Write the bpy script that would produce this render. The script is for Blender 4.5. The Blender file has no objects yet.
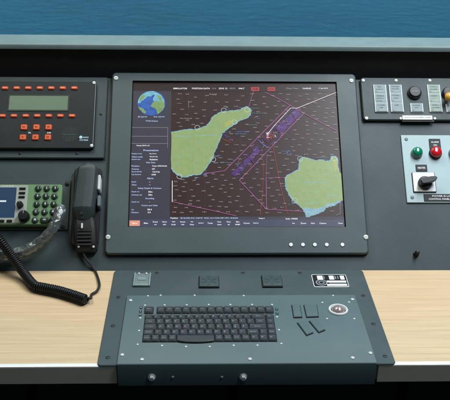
import bpy, math, random
from mathutils import Vector, Matrix
random.seed(7)
D = bpy.data
SC = bpy.context.scene
COL = SC.collection
PI = math.pi

# ---------------------------------------------------------------- camera
FPX = 815.98                                   # focal length in photo pixels (450 wide)
PITCH, YAW, ROLL = 0.4432, 0.0365, 0.01665
CAM = Vector((-0.02407, -1.31384, 0.76955))    # desk top is z = 0
fw = Vector((math.sin(YAW) * math.cos(PITCH), math.cos(YAW) * math.cos(PITCH), -math.sin(PITCH)))
r0 = Vector((math.cos(YAW), -math.sin(YAW), 0))
u0 = r0.cross(fw)
RT = r0 * math.cos(ROLL) + u0 * math.sin(ROLL)
UP = u0 * math.cos(ROLL) - r0 * math.sin(ROLL)
cd = D.cameras.new('camera')
cd.sensor_width = 36; cd.sensor_fit = 'HORIZONTAL'; cd.lens = FPX / 450 * 36
cd.clip_start = 0.02; cd.clip_end = 3000
cam = D.objects.new('camera', cd); COL.objects.link(cam)
cam.matrix_world = Matrix(((RT.x, UP.x, -fw.x, CAM.x), (RT.y, UP.y, -fw.y, CAM.y), (RT.z, UP.z, -fw.z, CAM.z), (0, 0, 0, 1)))
cd.dof.use_dof = True; cd.dof.focus_distance = 1.58; cd.dof.aperture_fstop = 26
SC.camera = cam

# ---------------------------------------------------------------- world and lamps
W = D.worlds.new('World'); SC.world = W; W.use_nodes = True
wn = W.node_tree; wn.nodes.clear()
wo = wn.nodes.new('ShaderNodeOutputWorld'); wb = wn.nodes.new('ShaderNodeBackground')
wt = wn.nodes.new('ShaderNodeTexCoord'); ws = wn.nodes.new('ShaderNodeSeparateXYZ')
wr = wn.nodes.new('ShaderNodeMapRange'); wc = wn.nodes.new('ShaderNodeValToRGB')
wr.inputs['From Min'].default_value = 0.05; wr.inputs['From Max'].default_value = 0.9
wc.color_ramp.elements[0].color = (0.036, 0.047, 0.050, 1)      # the dim room behind the viewer
wc.color_ramp.elements[1].color = (0.19, 0.60, 0.88, 1)         # the bright sky ahead
wn.links.new(wt.outputs['Generated'], ws.inputs[0]); wn.links.new(ws.outputs['Y'], wr.inputs['Value'])
wn.links.new(wr.outputs[0], wc.inputs[0]); wn.links.new(wc.outputs[0], wb.inputs[0]); wn.links.new(wb.outputs[0], wo.inputs[0])
wb.inputs[1].default_value = 0.97

def area(name, loc, target, sx, sy, power, col):
    l = D.lights.new(name, 'AREA'); l.shape = 'RECTANGLE'; l.size = sx; l.size_y = sy; l.energy = power; l.color = col
    o = D.objects.new(name, l); COL.objects.link(o); o.location = loc
    o.rotation_euler = (Vector(target) - Vector(loc)).to_track_quat('-Z', 'Y').to_euler()
    return o
area('ceiling_lamp_right', (0.80, -0.02, 1.75), (0.25, 0.0, 0.1), 1.3, 0.5, 38, (0.93, 1.0, 1.07))
area('ceiling_lamp_left', (-0.50, 0.42, 1.70), (-0.2, -0.1, 0.0), 1.0, 0.5, 16.5, (1.0, 0.96, 0.82))
SC.view_settings.view_transform = 'Standard'; SC.view_settings.look = 'None'
SC.view_settings.exposure = 0.0; SC.view_settings.gamma = 1.0

# ---------------------------------------------------------------- measuring: pixel of the photo -> point on the sloped panel / on the desk
TILT = 0.7710
ct, st = math.cos(TILT), math.sin(TILT)
PN = Vector((0, -st, ct))
def ray(px, py): return fw + RT * ((px - 225) / FPX) - UP * ((py - 200) / FPX)
def P(px, py, o=0.0):
    d = ray(px, py); s = (o - CAM.dot(PN)) / d.dot(PN); p = CAM + d * s
    return (p.x, p.y * ct + p.z * st)
def K(px, py, z=0.0):
    d = ray(px, py); s = (z - CAM.z) / d.z; p = CAM + d * s
    return (p.x, p.y)
def rectP(a, b, c, d, o=0.0):                  # px rectangle (left, top, right, bottom at mid edges) -> u0,v0,u1,v1
    xm, ym = (a + c) / 2, (b + d) / 2
    return (P(a, ym, o)[0], P(xm, d, o)[1], P(c, ym, o)[0], P(xm, b, o)[1])
def rectK(a, b, c, d, z=0.0):
    xm, ym = (a + c) / 2, (b + d) / 2
    return (K(a, ym, z)[0], K(xm, d, z)[1], K(c, ym, z)[0], K(xm, b, z)[1])

# ---------------------------------------------------------------- materials
def mat(name, col, rough=0.5, metal=0.0, wear=0.0, var=0.08, scale=30.0, bump=0.0, bscale=900.0, spec=0.4, coat=0.0, smudge=0.0):
    m = D.materials.new(name); m.use_nodes = True; nt = m.node_tree
    b = nt.nodes['Principled BSDF']; L = nt.links.new
    b.inputs['Metallic'].default_value = metal; b.inputs['Roughness'].default_value = rough
    b.inputs['Specular IOR Level'].default_value = spec; b.inputs['Coat Weight'].default_value = coat
    tc = nt.nodes.new('ShaderNodeTexCoord')
    n = nt.nodes.new('ShaderNodeTexNoise'); n.inputs['Scale'].default_value = scale; n.inputs['Detail'].default_value = 5
    L(tc.outputs['Object'], n.inputs['Vector'])
    r = nt.nodes.new('ShaderNodeValToRGB'); r.color_ramp.elements[0].position = 0.3; r.color_ramp.elements[1].position = 0.7
    r.color_ramp.elements[0].color = [c * (1 - var) for c in col] + [1]
    r.color_ramp.elements[1].color = [min(1, c * (1 + var)) for c in col] + [1]
    L(n.outputs['Fac'], r.inputs[0]); L(r.outputs[0], b.inputs['Base Color'])
    if wear:                                    # rubbed patches, dust and fine scratches
        w1 = nt.nodes.new('ShaderNodeTexNoise'); w1.inputs['Scale'].default_value = 5.5; w1.inputs['Detail'].default_value = 10; w1.inputs['Roughness'].default_value = .72
        L(tc.outputs['Object'], w1.inputs['Vector'])
        wm = nt.nodes.new('ShaderNodeMapRange'); wm.inputs['From Min'].default_value = .50; wm.inputs['From Max'].default_value = .72; wm.inputs['To Max'].default_value = wear
        L(w1.outputs['Fac'], wm.inputs['Value'])
        mp = nt.nodes.new('ShaderNodeMapping'); mp.inputs['Scale'].default_value = (14, 260, 14); mp.inputs['Rotation'].default_value = (0, 0, .5); L(tc.outputs['Object'], mp.inputs['Vector'])
        w2 = nt.nodes.new('ShaderNodeTexNoise'); w2.inputs['Scale'].default_value = 1.4; w2.inputs['Detail'].default_value = 3; L(mp.outputs[0], w2.inputs['Vector'])
        wm2 = nt.nodes.new('ShaderNodeMapRange'); wm2.inputs['From Min'].default_value = .70; wm2.inputs['From Max'].default_value = .76; wm2.inputs['To Max'].default_value = wear * 1.3
        L(w2.outputs['Fac'], wm2.inputs['Value'])
        ad = nt.nodes.new('ShaderNodeMath'); ad.use_clamp = True; L(wm.outputs[0], ad.inputs[0]); L(wm2.outputs[0], ad.inputs[1])
        mw = nt.nodes.new('ShaderNodeMix'); mw.data_type = 'RGBA'; mw.inputs['B'].default_value = (col[0] * .5 + .13, col[1] * .5 + .135, col[2] * .5 + .13, 1)
        L(ad.outputs[0], mw.inputs['Factor']); L(r.outputs[0], mw.inputs['A']); L(mw.outputs['Result'], b.inputs['Base Color'])
    if smudge:
        n3 = nt.nodes.new('ShaderNodeTexNoise'); n3.inputs['Scale'].default_value = 9; n3.inputs['Detail'].default_value = 8
        L(tc.outputs['Object'], n3.inputs['Vector'])
        mr = nt.nodes.new('ShaderNodeMapRange'); mr.inputs['From Min'].default_value = .3; mr.inputs['From Max'].default_value = .7
        mr.inputs['To Min'].default_value = rough - smudge; mr.inputs['To Max'].default_value = rough + smudge
        L(n3.outputs['Fac'], mr.inputs['Value']); L(mr.outputs[0], b.inputs['Roughness'])
    if bump:
        n2 = nt.nodes.new('ShaderNodeTexNoise'); n2.inputs['Scale'].default_value = bscale; n2.inputs['Detail'].default_value = 2
        L(tc.outputs['Object'], n2.inputs['Vector'])
        bp = nt.nodes.new('ShaderNodeBump'); bp.inputs['Strength'].default_value = bump; bp.inputs['Distance'].default_value = 0.0006
        L(n2.outputs['Fac'], bp.inputs['Height']); L(bp.outputs[0], b.inputs['Normal'])
    return m
def glow(name, col, s=1.0, base=(0.01, 0.01, 0.01), rough=0.35, var=0.0):
    m = mat(name, base, rough, var=0.0)
    b = m.node_tree.nodes['Principled BSDF']
    b.inputs['Emission Color'].default_value = (*col, 1); b.inputs['Emission Strength'].default_value = s
    b.inputs['Specular IOR Level'].default_value = 0.3
    if var:
        nt = m.node_tree; n = nt.nodes.new('ShaderNodeTexNoise'); n.inputs['Scale'].default_value = 120; n.inputs['Detail'].default_value = 6
        tc = nt.nodes.new('ShaderNodeTexCoord'); nt.links.new(tc.outputs['Object'], n.inputs['Vector'])
        r = nt.nodes.new('ShaderNodeValToRGB'); r.color_ramp.elements[0].position = .3; r.color_ramp.elements[1].position = .7
        r.color_ramp.elements[0].color = [c * (1 - var) for c in col] + [1]; r.color_ramp.elements[1].color = [c * (1 + var) for c in col] + [1]
        nt.links.new(n.outputs['Fac'], r.inputs[0]); nt.links.new(r.outputs[0], b.inputs['Emission Color'])
    return m
def srgb(r, g, b):
    f = lambda c: c / 12.92 if c <= .04045 else ((c + .055) / 1.055) ** 2.4
    return (f(r / 255), f(g / 255), f(b / 255))

M = {}
M['panel'] = mat('panel_paint', (.034, .055, .059), .5, wear=.16, bump=.35, bscale=1500, smudge=.06, var=.07, scale=14)
M['bezel'] = mat('bezel_paint', (.054, .083, .085), .48, wear=.16, bump=.35, bscale=1500, smudge=.06, var=.06, scale=14)
M['plate'] = mat('plate_paint', (.046, .070, .076), .48, wear=.18, bump=.35, bscale=1500, smudge=.06, var=.07, scale=14)
M['tray'] = mat('tray_paint', (.078, .126, .132), .47, wear=.14, bump=.3, bscale=1400, smudge=.07, var=.05, scale=12)
M['ledge'] = mat('ledge_paint', (.15, .21, .21), .5, wear=.2, bump=.2, smudge=.06)
M['black'] = mat('matt_black', (.008, .008, .009), .65, var=.2)
M['kick'] = mat('kick_board', (.030, .031, .033), .7, var=.15, spec=.2)
M['void'] = mat('black_board', (.006, .006, .007), .8, var=.15, spec=.2)
M['plastic'] = mat('black_plastic', (.010, .011, .012), .40, spec=.32, bump=.15, bscale=700, var=.15)
M['rubber'] = mat('black_rubber', (.014, .015, .016), .55, bump=.25, bscale=500, var=.15)
M['unit'] = mat('unit_front', (.012, .019, .022), .5, spec=.25, wear=.05, bump=.15, bscale=1200, smudge=.06)
M['handset'] = mat('handset_grey', (.036, .048, .051), .45, wear=.12, bump=.25, bscale=900, smudge=.08)
M['screw'] = mat('screw_nickel', (.74, .77, .77), .4, metal=.2, var=.05)
M['steel'] = mat('steel', (.78, .82, .82), .34, metal=.2, var=.08)
M['darkbolt'] = mat('dark_bolt', (.012, .014, .015), .5, var=.2)
M['alu'] = mat('edge_strip_grey', (.84, .78, .64), .45, var=.05, smudge=.08)
M['alu_top'] = mat('edge_strip_lip', (.84, .86, .85), .36, metal=.2, var=.05)
M['white_panel'] = mat('pale_panel', (.36, .49, .51), .45, wear=.25, var=.03, bump=.1)
M['white'] = mat('white_print', (.80, .82, .82), .5, var=.03)
M['dim_white'] = mat('grey_print', (.22, .25, .26), .5, var=.05)
M['lamp_green'] = mat('green_lens', (.004, .20, .10), .14, coat=.6, var=.12, scale=500)
M['lamp_red'] = mat('red_lens', (.55, .010, .016), .14, coat=.6, var=.12, scale=500)
M['lamp_blue'] = mat('blue_lens', (.010, .03, .30), .14, coat=.6, var=.12, scale=500)
M['yellow'] = mat('yellow_cap', (.62, .31, .035), .3, coat=.3, var=.1)
M['orange'] = mat('orange_key', (.72, .135, .042), .42, var=.12, scale=300)
M['orange_dk'] = mat('orange_key_mark_halo', (.17, .014, .004), .5)  # key marks, and a dark red rim painted as the halo of the glow
M['orange_pale'] = mat('orange_key_glow_print', (.78, .30, .20), .45)  # legend bar that also paints the paler glow at the key centre
M['lcd'] = mat('lcd_glass', (.135, .20, .135), .3, var=.03)
M['lcd_frame'] = mat('lcd_frame', (.02, .03, .024), .5)
M['green'] = mat('green_front', (.145, .275, .130), .45, var=.05, bump=.1, smudge=.05)
M['pale'] = mat('pale_front', (.36, .40, .36), .45, var=.05)
M['keygreen'] = mat('keypad_key', (.020, .040, .026), .32, var=.12, coat=.2)
M['key'] = mat('keyboard_key', (.040, .048, .053), .42, var=.08, bump=.12, bscale=900)
M['keyleg'] = mat('keyboard_legend', (.26, .29, .31), .5)
M['well'] = mat('keyboard_well', (.006, .007, .008), .6)
M['tag'] = mat('black_tag', (.014, .017, .020), .45, spec=.22)
M['strip'] = mat('label_insert', (.20, .265, .275), .35, spec=.2, var=.10, scale=60)
M['strip_g'] = mat('label_insert_green', (.22, .29, .25), .35, spec=.2, var=.10, scale=60)
M['strip_edge'] = mat('label_holder', (.56, .63, .64), .4, var=.05, spec=.25)
M['acryl'] = mat('grey_acrylic', (.16, .20, .20), .25, var=.06)
M['ball'] = mat('trackball_red', (.38, .30, .29), .18, metal=.4, coat=.8, var=.25, scale=160)
M['teal'] = glow('lit_indicator', (.06, .38, .42), .8)
M['scr_blue'] = glow('radio_screen_lit', (.010, .050, .120), .8, rough=.45)
M['scr_white'] = glow('radio_screen_white', (.75, .85, .92), .9)
M['logo'] = mat('emblem_print', (.45, .66, .74), .5)

# chart display (light given off by the screen)
M['g_bg'] = glow('display_water', srgb(52, 31, 28), .9, var=.14)
M['g_side'] = glow('display_sidebar', srgb(62, 62, 76), .9, var=.06)
M['g_bar'] = glow('display_button_bar', srgb(72, 76, 100), .9)
M['g_top'] = glow('display_top_bar', srgb(46, 28, 30), .9)
M['g_land'] = glow('display_land', srgb(146, 172, 112), .95, var=.06)
M['g_shal'] = glow('display_shallows', srgb(140, 184, 200), .92, var=.14)
M['g_white'] = glow('display_white', srgb(240, 240, 245), 1.1)
M['g_ring'] = glow('display_circle', srgb(196, 214, 212), .95)
M['g_olive'] = glow('display_land_olive', srgb(134, 152, 96), .95)
M['g_land2'] = glow('display_land_pale', srgb(160, 180, 140), .95)
M['g_ship'] = glow('display_track', srgb(214, 204, 206), .95)
M['g_txt'] = glow('display_text_blue', srgb(176, 194, 232), 1.1)
M['g_dim'] = glow('display_soundings', srgb(156, 148, 148), .95)
M['g_pink'] = glow('display_route_pink', srgb(158, 92, 142), .95)
M['g_red'] = glow('display_red', srgb(176, 66, 62), .95)
M['g_vio'] = glow('display_violet', srgb(82, 44, 118), .9, var=.3)
M['g_blue'] = glow('display_blue', srgb(84, 110, 190), .95)
M['g_cyan'] = glow('display_cyan', srgb(92, 140, 150), .9)
M['g_org'] = glow('display_orange', srgb(232, 160, 132), .95)
M['g_yel'] = glow('display_yellow', srgb(168, 180, 98), .95)
M['g_line'] = glow('display_grid', srgb(84, 68, 74), .9)
M['g_gsea'] = glow('display_globe_sea', srgb(52, 98, 178), .95, var=.25)
M['g_gland'] = glow('display_globe_land', srgb(128, 164, 104), .95, var=.2)
M['g_gice'] = glow('display_globe_ice', srgb(120, 186, 208), .95, var=.2)

def wood():
    m = D.materials.new('pale_wood_laminate'); m.use_nodes = True; nt = m.node_tree; L = nt.links.new
    b = nt.nodes['Principled BSDF']; b.inputs['Roughness'].default_value = .42
    tc = nt.nodes.new('ShaderNodeTexCoord'); mp = nt.nodes.new('ShaderNodeMapping'); mp.inputs['Scale'].default_value = (1.1, 62, 1)
    L(tc.outputs['Object'], mp.inputs['Vector'])
    n = nt.nodes.new('ShaderNodeTexNoise'); n.inputs['Scale'].default_value = 3.2; n.inputs['Detail'].default_value = 8; n.inputs['Distortion'].default_value = .7
    L(mp.outputs[0], n.inputs['Vector'])
    mp2 = nt.nodes.new('ShaderNodeMapping'); mp2.inputs['Scale'].default_value = (5, 520, 1); L(tc.outputs['Object'], mp2.inputs['Vector'])
    n2 = nt.nodes.new('ShaderNodeTexNoise'); n2.inputs['Scale'].default_value = 2; n2.inputs['Detail'].default_value = 4; L(mp2.outputs[0], n2.inputs['Vector'])
    r = nt.nodes.new('ShaderNodeValToRGB'); e = r.color_ramp.elements
    e[0].position = .30; e[0].color = (.60, .435, .235, 1); e[1].position = .62; e[1].color = (.68, .515, .315, 1)
    k = e.new(.45); k.color = (.63, .475, .295, 1)
    L(n.outputs['Fac'], r.inputs[0])
    mx = nt.nodes.new('ShaderNodeMix'); mx.data_type = 'RGBA'; mx.blend_type = 'MULTIPLY'; mx.inputs['Factor'].default_value = .35
    r2 = nt.nodes.new('ShaderNodeValToRGB'); r2.color_ramp.elements[0].position = .35; r2.color_ramp.elements[0].color = (.62, .55, .45, 1)
    r2.color_ramp.elements[1].position = .6; r2.color_ramp.elements[1].color = (1, 1, 1, 1)
    L(n2.outputs['Fac'], r2.inputs[0]); L(r.outputs[0], mx.inputs['A']); L(r2.outputs[0], mx.inputs['B']); L(mx.outputs['Result'], b.inputs['Base Color'])
    return m
M['wood'] = wood()

def sea_mat():
    m = D.materials.new('sea_water'); m.use_nodes = True; nt = m.node_tree; L = nt.links.new
    b = nt.nodes['Principled BSDF']; b.inputs['Roughness'].default_value = .22; b.inputs['IOR'].default_value = 1.33
    tc = nt.nodes.new('ShaderNodeTexCoord')
    big = nt.nodes.new('ShaderNodeTexNoise'); big.inputs['Scale'].default_value = .11; big.inputs['Detail'].default_value = 4
    L(tc.outputs['Object'], big.inputs['Vector'])
    r = nt.nodes.new('ShaderNodeValToRGB'); r.color_ramp.elements[0].position = .3; r.color_ramp.elements[1].position = .7
    r.color_ramp.elements[0].color = (.020, .25, .41, 1); r.color_ramp.elements[1].color = (.040, .39, .60, 1)
    L(big.outputs['Fac'], r.inputs[0]); L(r.outputs[0], b.inputs['Base Color'])
    n = nt.nodes.new('ShaderNodeTexNoise'); n.inputs['Scale'].default_value = 1.5; n.inputs['Detail'].default_value = 7; n.inputs['Roughness'].default_value = .66
    n.inputs['Distortion'].default_value = .4
    sm = nt.nodes.new('ShaderNodeMapping'); sm.inputs['Scale'].default_value = (.6, .9, 1); sm.inputs['Rotation'].default_value = (0, 0, .12)
    L(tc.outputs['Object'], sm.inputs['Vector']); L(sm.outputs[0], n.inputs['Vector'])
    bp = nt.nodes.new('ShaderNodeBump'); bp.inputs['Strength'].default_value = 1.0; bp.inputs['Distance'].default_value = .24
    L(n.outputs['Fac'], bp.inputs['Height']); L(bp.outputs[0], b.inputs['Normal'])
    return m
M['sea'] = sea_mat()

def film():
    m = D.materials.new('clear_plastic_film'); m.use_nodes = True; nt = m.node_tree; L = nt.links.new
    nt.nodes.remove(nt.nodes['Principled BSDF']); out = nt.nodes['Material Output']
    g = nt.nodes.new('ShaderNodeBsdfGlossy'); g.inputs['Roughness'].default_value = .2; g.inputs['Color'].default_value = (.9, .95, .95, 1)
    t = nt.nodes.new('ShaderNodeBsdfTransparent'); t.inputs['Color'].default_value = (.86, .88, .88, 1)
    d = nt.nodes.new('ShaderNodeBsdfDiffuse'); d.inputs['Color'].default_value = (.50, .55, .55, 1)
    tc = nt.nodes.new('ShaderNodeTexCoord'); n = nt.nodes.new('ShaderNodeTexNoise'); n.inputs['Scale'].default_value = 90; n.inputs['Detail'].default_value = 2; n.inputs['Distortion'].default_value = 1.0
    L(tc.outputs['Object'], n.inputs['Vector'])
    bp = nt.nodes.new('ShaderNodeBump'); bp.inputs['Strength'].default_value = .5; bp.inputs['Distance'].default_value = .003
    L(n.outputs['Fac'], bp.inputs['Height']); L(bp.outputs[0], g.inputs['Normal'])
    m1 = nt.nodes.new('ShaderNodeMixShader'); m1.inputs[0].default_value = .15; L(t.outputs[0], m1.inputs[1]); L(d.outputs[0], m1.inputs[2])
    fr = nt.nodes.new('ShaderNodeFresnel'); fr.inputs[0].default_value = 1.8; L(bp.outputs[0], fr.inputs['Normal'])
    m2 = nt.nodes.new('ShaderNodeMixShader'); L(fr.outputs[0], m2.inputs[0]); L(m1.outputs[0], m2.inputs[1]); L(g.outputs[0], m2.inputs[2])
    L(m2.outputs[0], out.inputs[0])
    return m
M['film'] = film()

# ---------------------------------------------------------------- mesh builder
_txt = {}
def text_geo(s):
    if s not in _txt:
        c = D.curves.new('t', 'FONT'); c.body = s; c.size = 1; c.resolution_u = 2; c.offset = .018
        o = D.objects.new('t', c); COL.objects.link(o)
        me = D.meshes.new_from_object(o.evaluated_get(bpy.context.evaluated_depsgraph_get()))
        vs = [(v.co.x, v.co.y) for v in me.vertices]; fs = [tuple(p.vertices) for p in me.polygons]
        D.objects.remove(o); D.curves.remove(c); D.meshes.remove(me)
        if not vs: vs = [(0, 0), (.01, 0), (0, .01)]; fs = [(0, 1, 2)]
        xs = [a for a, b in vs]; ys = [b for a, b in vs]
        _txt[s] = (vs, fs, min(xs), max(xs), min(ys), max(ys))
    return _txt[s]

class MB:
    def __init__(s): s.v = []; s.f = []; s.mi = []; s.mats = []
    def m(s, key):
        if key not in s.mats: s.mats.append(key)
        return s.mats.index(key)
    def add(s, vs, fs, key):
        b = len(s.v); s.v += [tuple(x) for x in vs]; k = s.m(key)
        for f in fs: s.f.append(tuple(b + i for i in f)); s.mi.append(k)
    def box(s, a, b, key):
        (x0, y0, z0), (x1, y1, z1) = a, b
        s.add([(x0, y0, z0), (x1, y0, z0), (x1, y1, z0), (x0, y1, z0), (x0, y0, z1), (x1, y0, z1), (x1, y1, z1), (x0, y1, z1)],
              [(3, 2, 1, 0), (4, 5, 6, 7), (0, 1, 5, 4), (1, 2, 6, 5), (2, 3, 7, 6), (3, 0, 4, 7)], key)
    def loops(s, loops, key, cap0=True, cap1=True):
        n = len(loops[0]); vs = [p for l in loops for p in l]; fs = []
        for i in range(len(loops) - 1):
            for j in range(n):
                k = (j + 1) % n; fs.append((i * n + j, i * n + k, (i + 1) * n + k, (i + 1) * n + j))
        if cap0: fs.append(tuple(reversed(range(n))))
        if cap1: fs.append(tuple((len(loops) - 1) * n + j for j in range(n)))
        s.add(vs, fs, key)
    def poly(s, pts, z0, z1, key, ch=0.0):     # convex-ish outline (CCW), extruded, chamfered top edge
        if ch:
            cx = sum(p[0] for p in pts) / len(pts); cy = sum(p[1] for p in pts) / len(pts)
            ins = inset(pts, ch)
            s.loops([[(x, y, z0) for x, y in pts], [(x, y, z1 - ch) for x, y in pts], [(x, y, z1) for x, y in ins]], key)
        else:
            s.loops([[(x, y, z0) for x, y in pts], [(x, y, z1) for x, y in pts]], key)
    def rr(s, r, z0, z1, key, rad=0.002, ch=0.0005, seg=4):
        s.poly(rrect(r, rad, seg), z0, z1, key, ch)
    def cyl(s, c, r, z0, z1, key, n=20, ch=0.0, r1=None):
        r1 = r if r1 is None else r1
        def ring(rr, z): return [(c[0] + rr * math.cos(2 * PI * i / n), c[1] + rr * math.sin(2 * PI * i / n), z) for i in range(n)]
        if ch: s.loops([ring(r, z0), ring(r1, z1 - ch), ring(r1 - ch, z1)], key)
        else: s.loops([ring(r, z0), ring(r1, z1)], key)
    def lathe(s, c, prof, key, n=20):          # prof: (radius, z)
        s.loops([[(c[0] + max(r, 1e-5) * math.cos(2 * PI * i / n), c[1] + max(r, 1e-5) * math.sin(2 * PI * i / n), z) for i in range(n)] for r, z in prof], key)
    def flat(s, pts, z, key): s.add([(x, y, z) for x, y in pts], [tuple(range(len(pts)))], key)
    def ring(s, c, r, w, z, key, n=24):
        a = [(c[0] + r * math.cos(2 * PI * i / n), c[1] + r * math.sin(2 * PI * i / n), z) for i in range(n)]
        b = [(c[0] + (r - w) * math.cos(2 * PI * i / n), c[1] + (r - w) * math.sin(2 * PI * i / n), z) for i in range(n)]
        s.add(a + b, [(i, (i + 1) % n, n + (i + 1) % n, n + i) for i in range(n)], key)
    def line(s, pts, w, z, key):               # flat stroke
        for (a, b) in zip(pts, pts[1:]):
            d = Vector((b[0] - a[0], b[1] - a[1])); 
            if d.length < 1e-6: continue
            t = d.normalized() * (w * .25); nrm = Vector((-d.y, d.x)).normalized() * (w / 2)
            a_ = Vector(a) - t; b_ = Vector(b) + t
            s.flat([a_ - nrm, b_ - nrm, b_ + nrm, a_ + nrm], z, key)
    def text(s, t, x, y, z, w=None, h=None, key='white', align='c'):   # centred (or left) at x,y ; fitted to w and/or h
        vs, fs, x0, x1, y0, y1 = text_geo(t)
        sy = h / max(y1 - y0, .05) if h else None; sx = w / (x1 - x0) if w else None
        sx = sx or sy; sy = sy or sx
        ox = (x0 + x1) / 2 if align == 'c' else x0; oy = (y0 + y1) / 2
        s.add([(x + (a - ox) * sx, y + (b - oy) * sy, z) for a, b in vs], fs, key)
    def tube(s, pts, r, key, n=8, rad=None, caps=True):
        pts = [Vector(p) for p in pts]; N = len(pts); up = Vector((0, 0, 1)); loops = []
        t0 = (pts[1] - pts[0]).normalized(); a = t0.cross(up if abs(t0.z) < .9 else Vector((1, 0, 0))).normalized()
        for i in range(N):
            t = (pts[min(i + 1, N - 1)] - pts[max(i - 1, 0)]).normalized()
            a = (a - t * a.dot(t)).normalized(); b = t.cross(a); R_ = rad(i) if rad else r
            loops.append([tuple(pts[i] + (a * math.cos(2 * PI * j / n) + b * math.sin(2 * PI * j / n)) * (R_(j) if callable(R_) else R_)) for j in range(n)])
        s.loops(loops, key, caps, caps)
    def build(s, name, parent=None, smooth=True, ang=32, loc=None):
        me = D.meshes.new(name); me.from_pydata(s.v, [], s.f)
        for k in s.mats: me.materials.append(M[k])
        me.polygons.foreach_set('material_index', s.mi)
        me.validate(); me.update()
        if smooth:
            me.polygons.foreach_set('use_smooth', [True] * len(me.polygons)); me.set_sharp_from_angle(angle=math.radians(ang))
        o = D.objects.new(name, me); COL.objects.link(o)
        if parent: o.parent = parent
        if loc: o.location = loc
        return o
def rrect(r, rad, seg=4):
    x0, y0, x1, y1 = r; rad = min(rad, abs(x1 - x0) / 2.01, abs(y1 - y0) / 2.01); out = []
    for cx, cy, a0 in ((x1 - rad, y0 + rad, -90), (x1 - rad, y1 - rad, 0), (x0 + rad, y1 - rad, 90), (x0 + rad, y0 + rad, 180)):
        for i in range(seg + 1):
            a = math.radians(a0 + 90 * i / seg); out.append((cx + rad * math.cos(a), cy + rad * math.sin(a)))
    return out
def inset(pts, d):
    n = len(pts); out = []
    for i in range(n):
        p, q, r = Vector(pts[i - 1]), Vector(pts[i]), Vector(pts[(i + 1) % n])
        e1 = (q - p); e2 = (r - q)
        n1 = Vector((-e1.y, e1.x)).normalized(); n2 = Vector((-e2.y, e2.x)).normalized()
        m_ = (n1 + n2); k = m_.dot(n1)
        out.append(tuple(q + m_ * (d / max(k, .3))))
    return out
def ccw(pts):
    a = sum(p[0] * q[1] - q[0] * p[1] for p, q in zip(pts, pts[1:] + pts[:1]))
    return pts if a > 0 else pts[::-1]

def tag(o, label, cat, group=None, kind=None):
    if label: o['label'] = label
    if cat: o['category'] = cat
    if group: o['group'] = group
    if kind: o['kind'] = kind
    return o
def thing(name, label, cat, panel=True, group=None):
    o = D.objects.new(name, None); COL.objects.link(o); o.empty_display_size = .05
    if panel: o.rotation_euler = (TILT, 0, 0)  # children are modelled in panel coordinates: u right, v up the slope, o out of it
    return tag(o, label, cat, group)
def copies(o, parent, places):                 # first one moved, the rest copied
    for i, p in enumerate(places):
        c = o if i == 0 else o.copy()
        if i: COL.objects.link(c); c.parent = parent
        c.location = p
def screw_mb(r, h=.0012, key='screw', slot=True):
    b = MB(); b.lathe((0, 0), [(r, 0), (r, h * .45), (r * .8, h * .85), (r * .35, h)], key, 14)
    if slot:
        b.box((-r * .62, -r * .1, h * .9), (r * .62, r * .1, h * 1.03), 'darkbolt')
    return b

# ================================================================ SETTING
b = MB(); b.add([(-500, .75, -11), (500, .75, -11), (500, 1200, -11), (-500, 1200, -11)], [(0, 1, 2, 3)], 'sea')
o = b.build('sea', smooth=False); o['kind'] = 'structure'
b = MB(); b.box((-1.8, -2.4, -.80), (1.8, .70, -.75), 'void'); o = b.build('floor', smooth=False); o['kind'] = 'structure'

# ================================================================ CONSOLE
XL, XR = -.80, .88
DF = -.2897                                    # front edge of the desk
con = thing('console', 'sloping dark grey ship console with pale wood desk top and grey ledge above', 'console', panel=False)
VT = .4025
def pp(u, v, o): return (u, v * ct - o * st, v * st + o * ct)
b = MB(); b.add([pp(XL, .0, 0), pp(XR, .0, 0), pp(XR, VT, 0), pp(XL, VT, 0), pp(XL, .0, -.004), pp(XR, .0, -.004), pp(XR, VT, -.004), pp(XL, VT, -.004)],
                [(0, 1, 2, 3), (7, 6, 5, 4), (0, 4, 5, 1), (1, 5, 6, 2), (2, 6, 7, 3), (3, 7, 4, 0)], 'panel')
b.build('instrument_panel', con, smooth=False)
b = MB(); b.box((XL, DF + .004, -.030), (XR, .006, 0), 'wood'); b.build('desk_top', con, smooth=False)
b = MB()
prof = [(DF + .0038, -.0315), (DF, -.0315), (DF, -.0012), (DF + .0006, .0004), (DF + .0018, .0008), (DF + .0078, .0008), (DF + .0078, .0002), (DF + .0038, .0002)]
for xa, xb in ((XL, -.1492), (.2560, XR)):
    b = MB(); b.loops([[(xa, y, z) for y, z in prof], [(xb, y, z) for y, z in prof]], 'alu')
    for i, f in enumerate(b.f):                 # bright metal lip on the top of the strip
        c = [b.v[k] for k in f]
        if min(p[2] for p in c) > -.0013: b.mi[i] = b.m('alu_top')
    b.build('edge_strip', con, smooth=False)
yt, zt = VT * ct, VT * st
b = MB(); b.box((XL, yt + .010, zt - .02), (XR, yt + .016, .3415), 'black'); b.build('upstand', con, smooth=False)
LY0, LZ0, LZ1 = .286, .3405, .3512
prof = [(LY0, LZ0), (LY0 + .068, LZ0), (LY0 + .068, LZ1 + .001), (LY0 + .005, LZ1), (LY0 + .0015, LZ1 - .001), (LY0, LZ1 - .003)]
b = MB(); b.loops([[(XL, y, z) for y, z in prof][::-1], [(XR, y, z) for y, z in prof][::-1]], 'ledge'); b.build('ledge', con, ang=50)
b = MB(); b.box((XL, -.06, -.75), (XR, -.052, -.031), 'kick')
for x in (-.35, .03, .36): b.box((x, -.063, -.75), (x + .02, -.0601, -.04), 'void')
b.build('kick_panel', con, smooth=False)
b = MB(); b.box((XL, LY0 + .045, -.75), (XR, LY0 + .060, LZ0 - .001), 'void'); b.build('back_panel', con, smooth=False)
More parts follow.
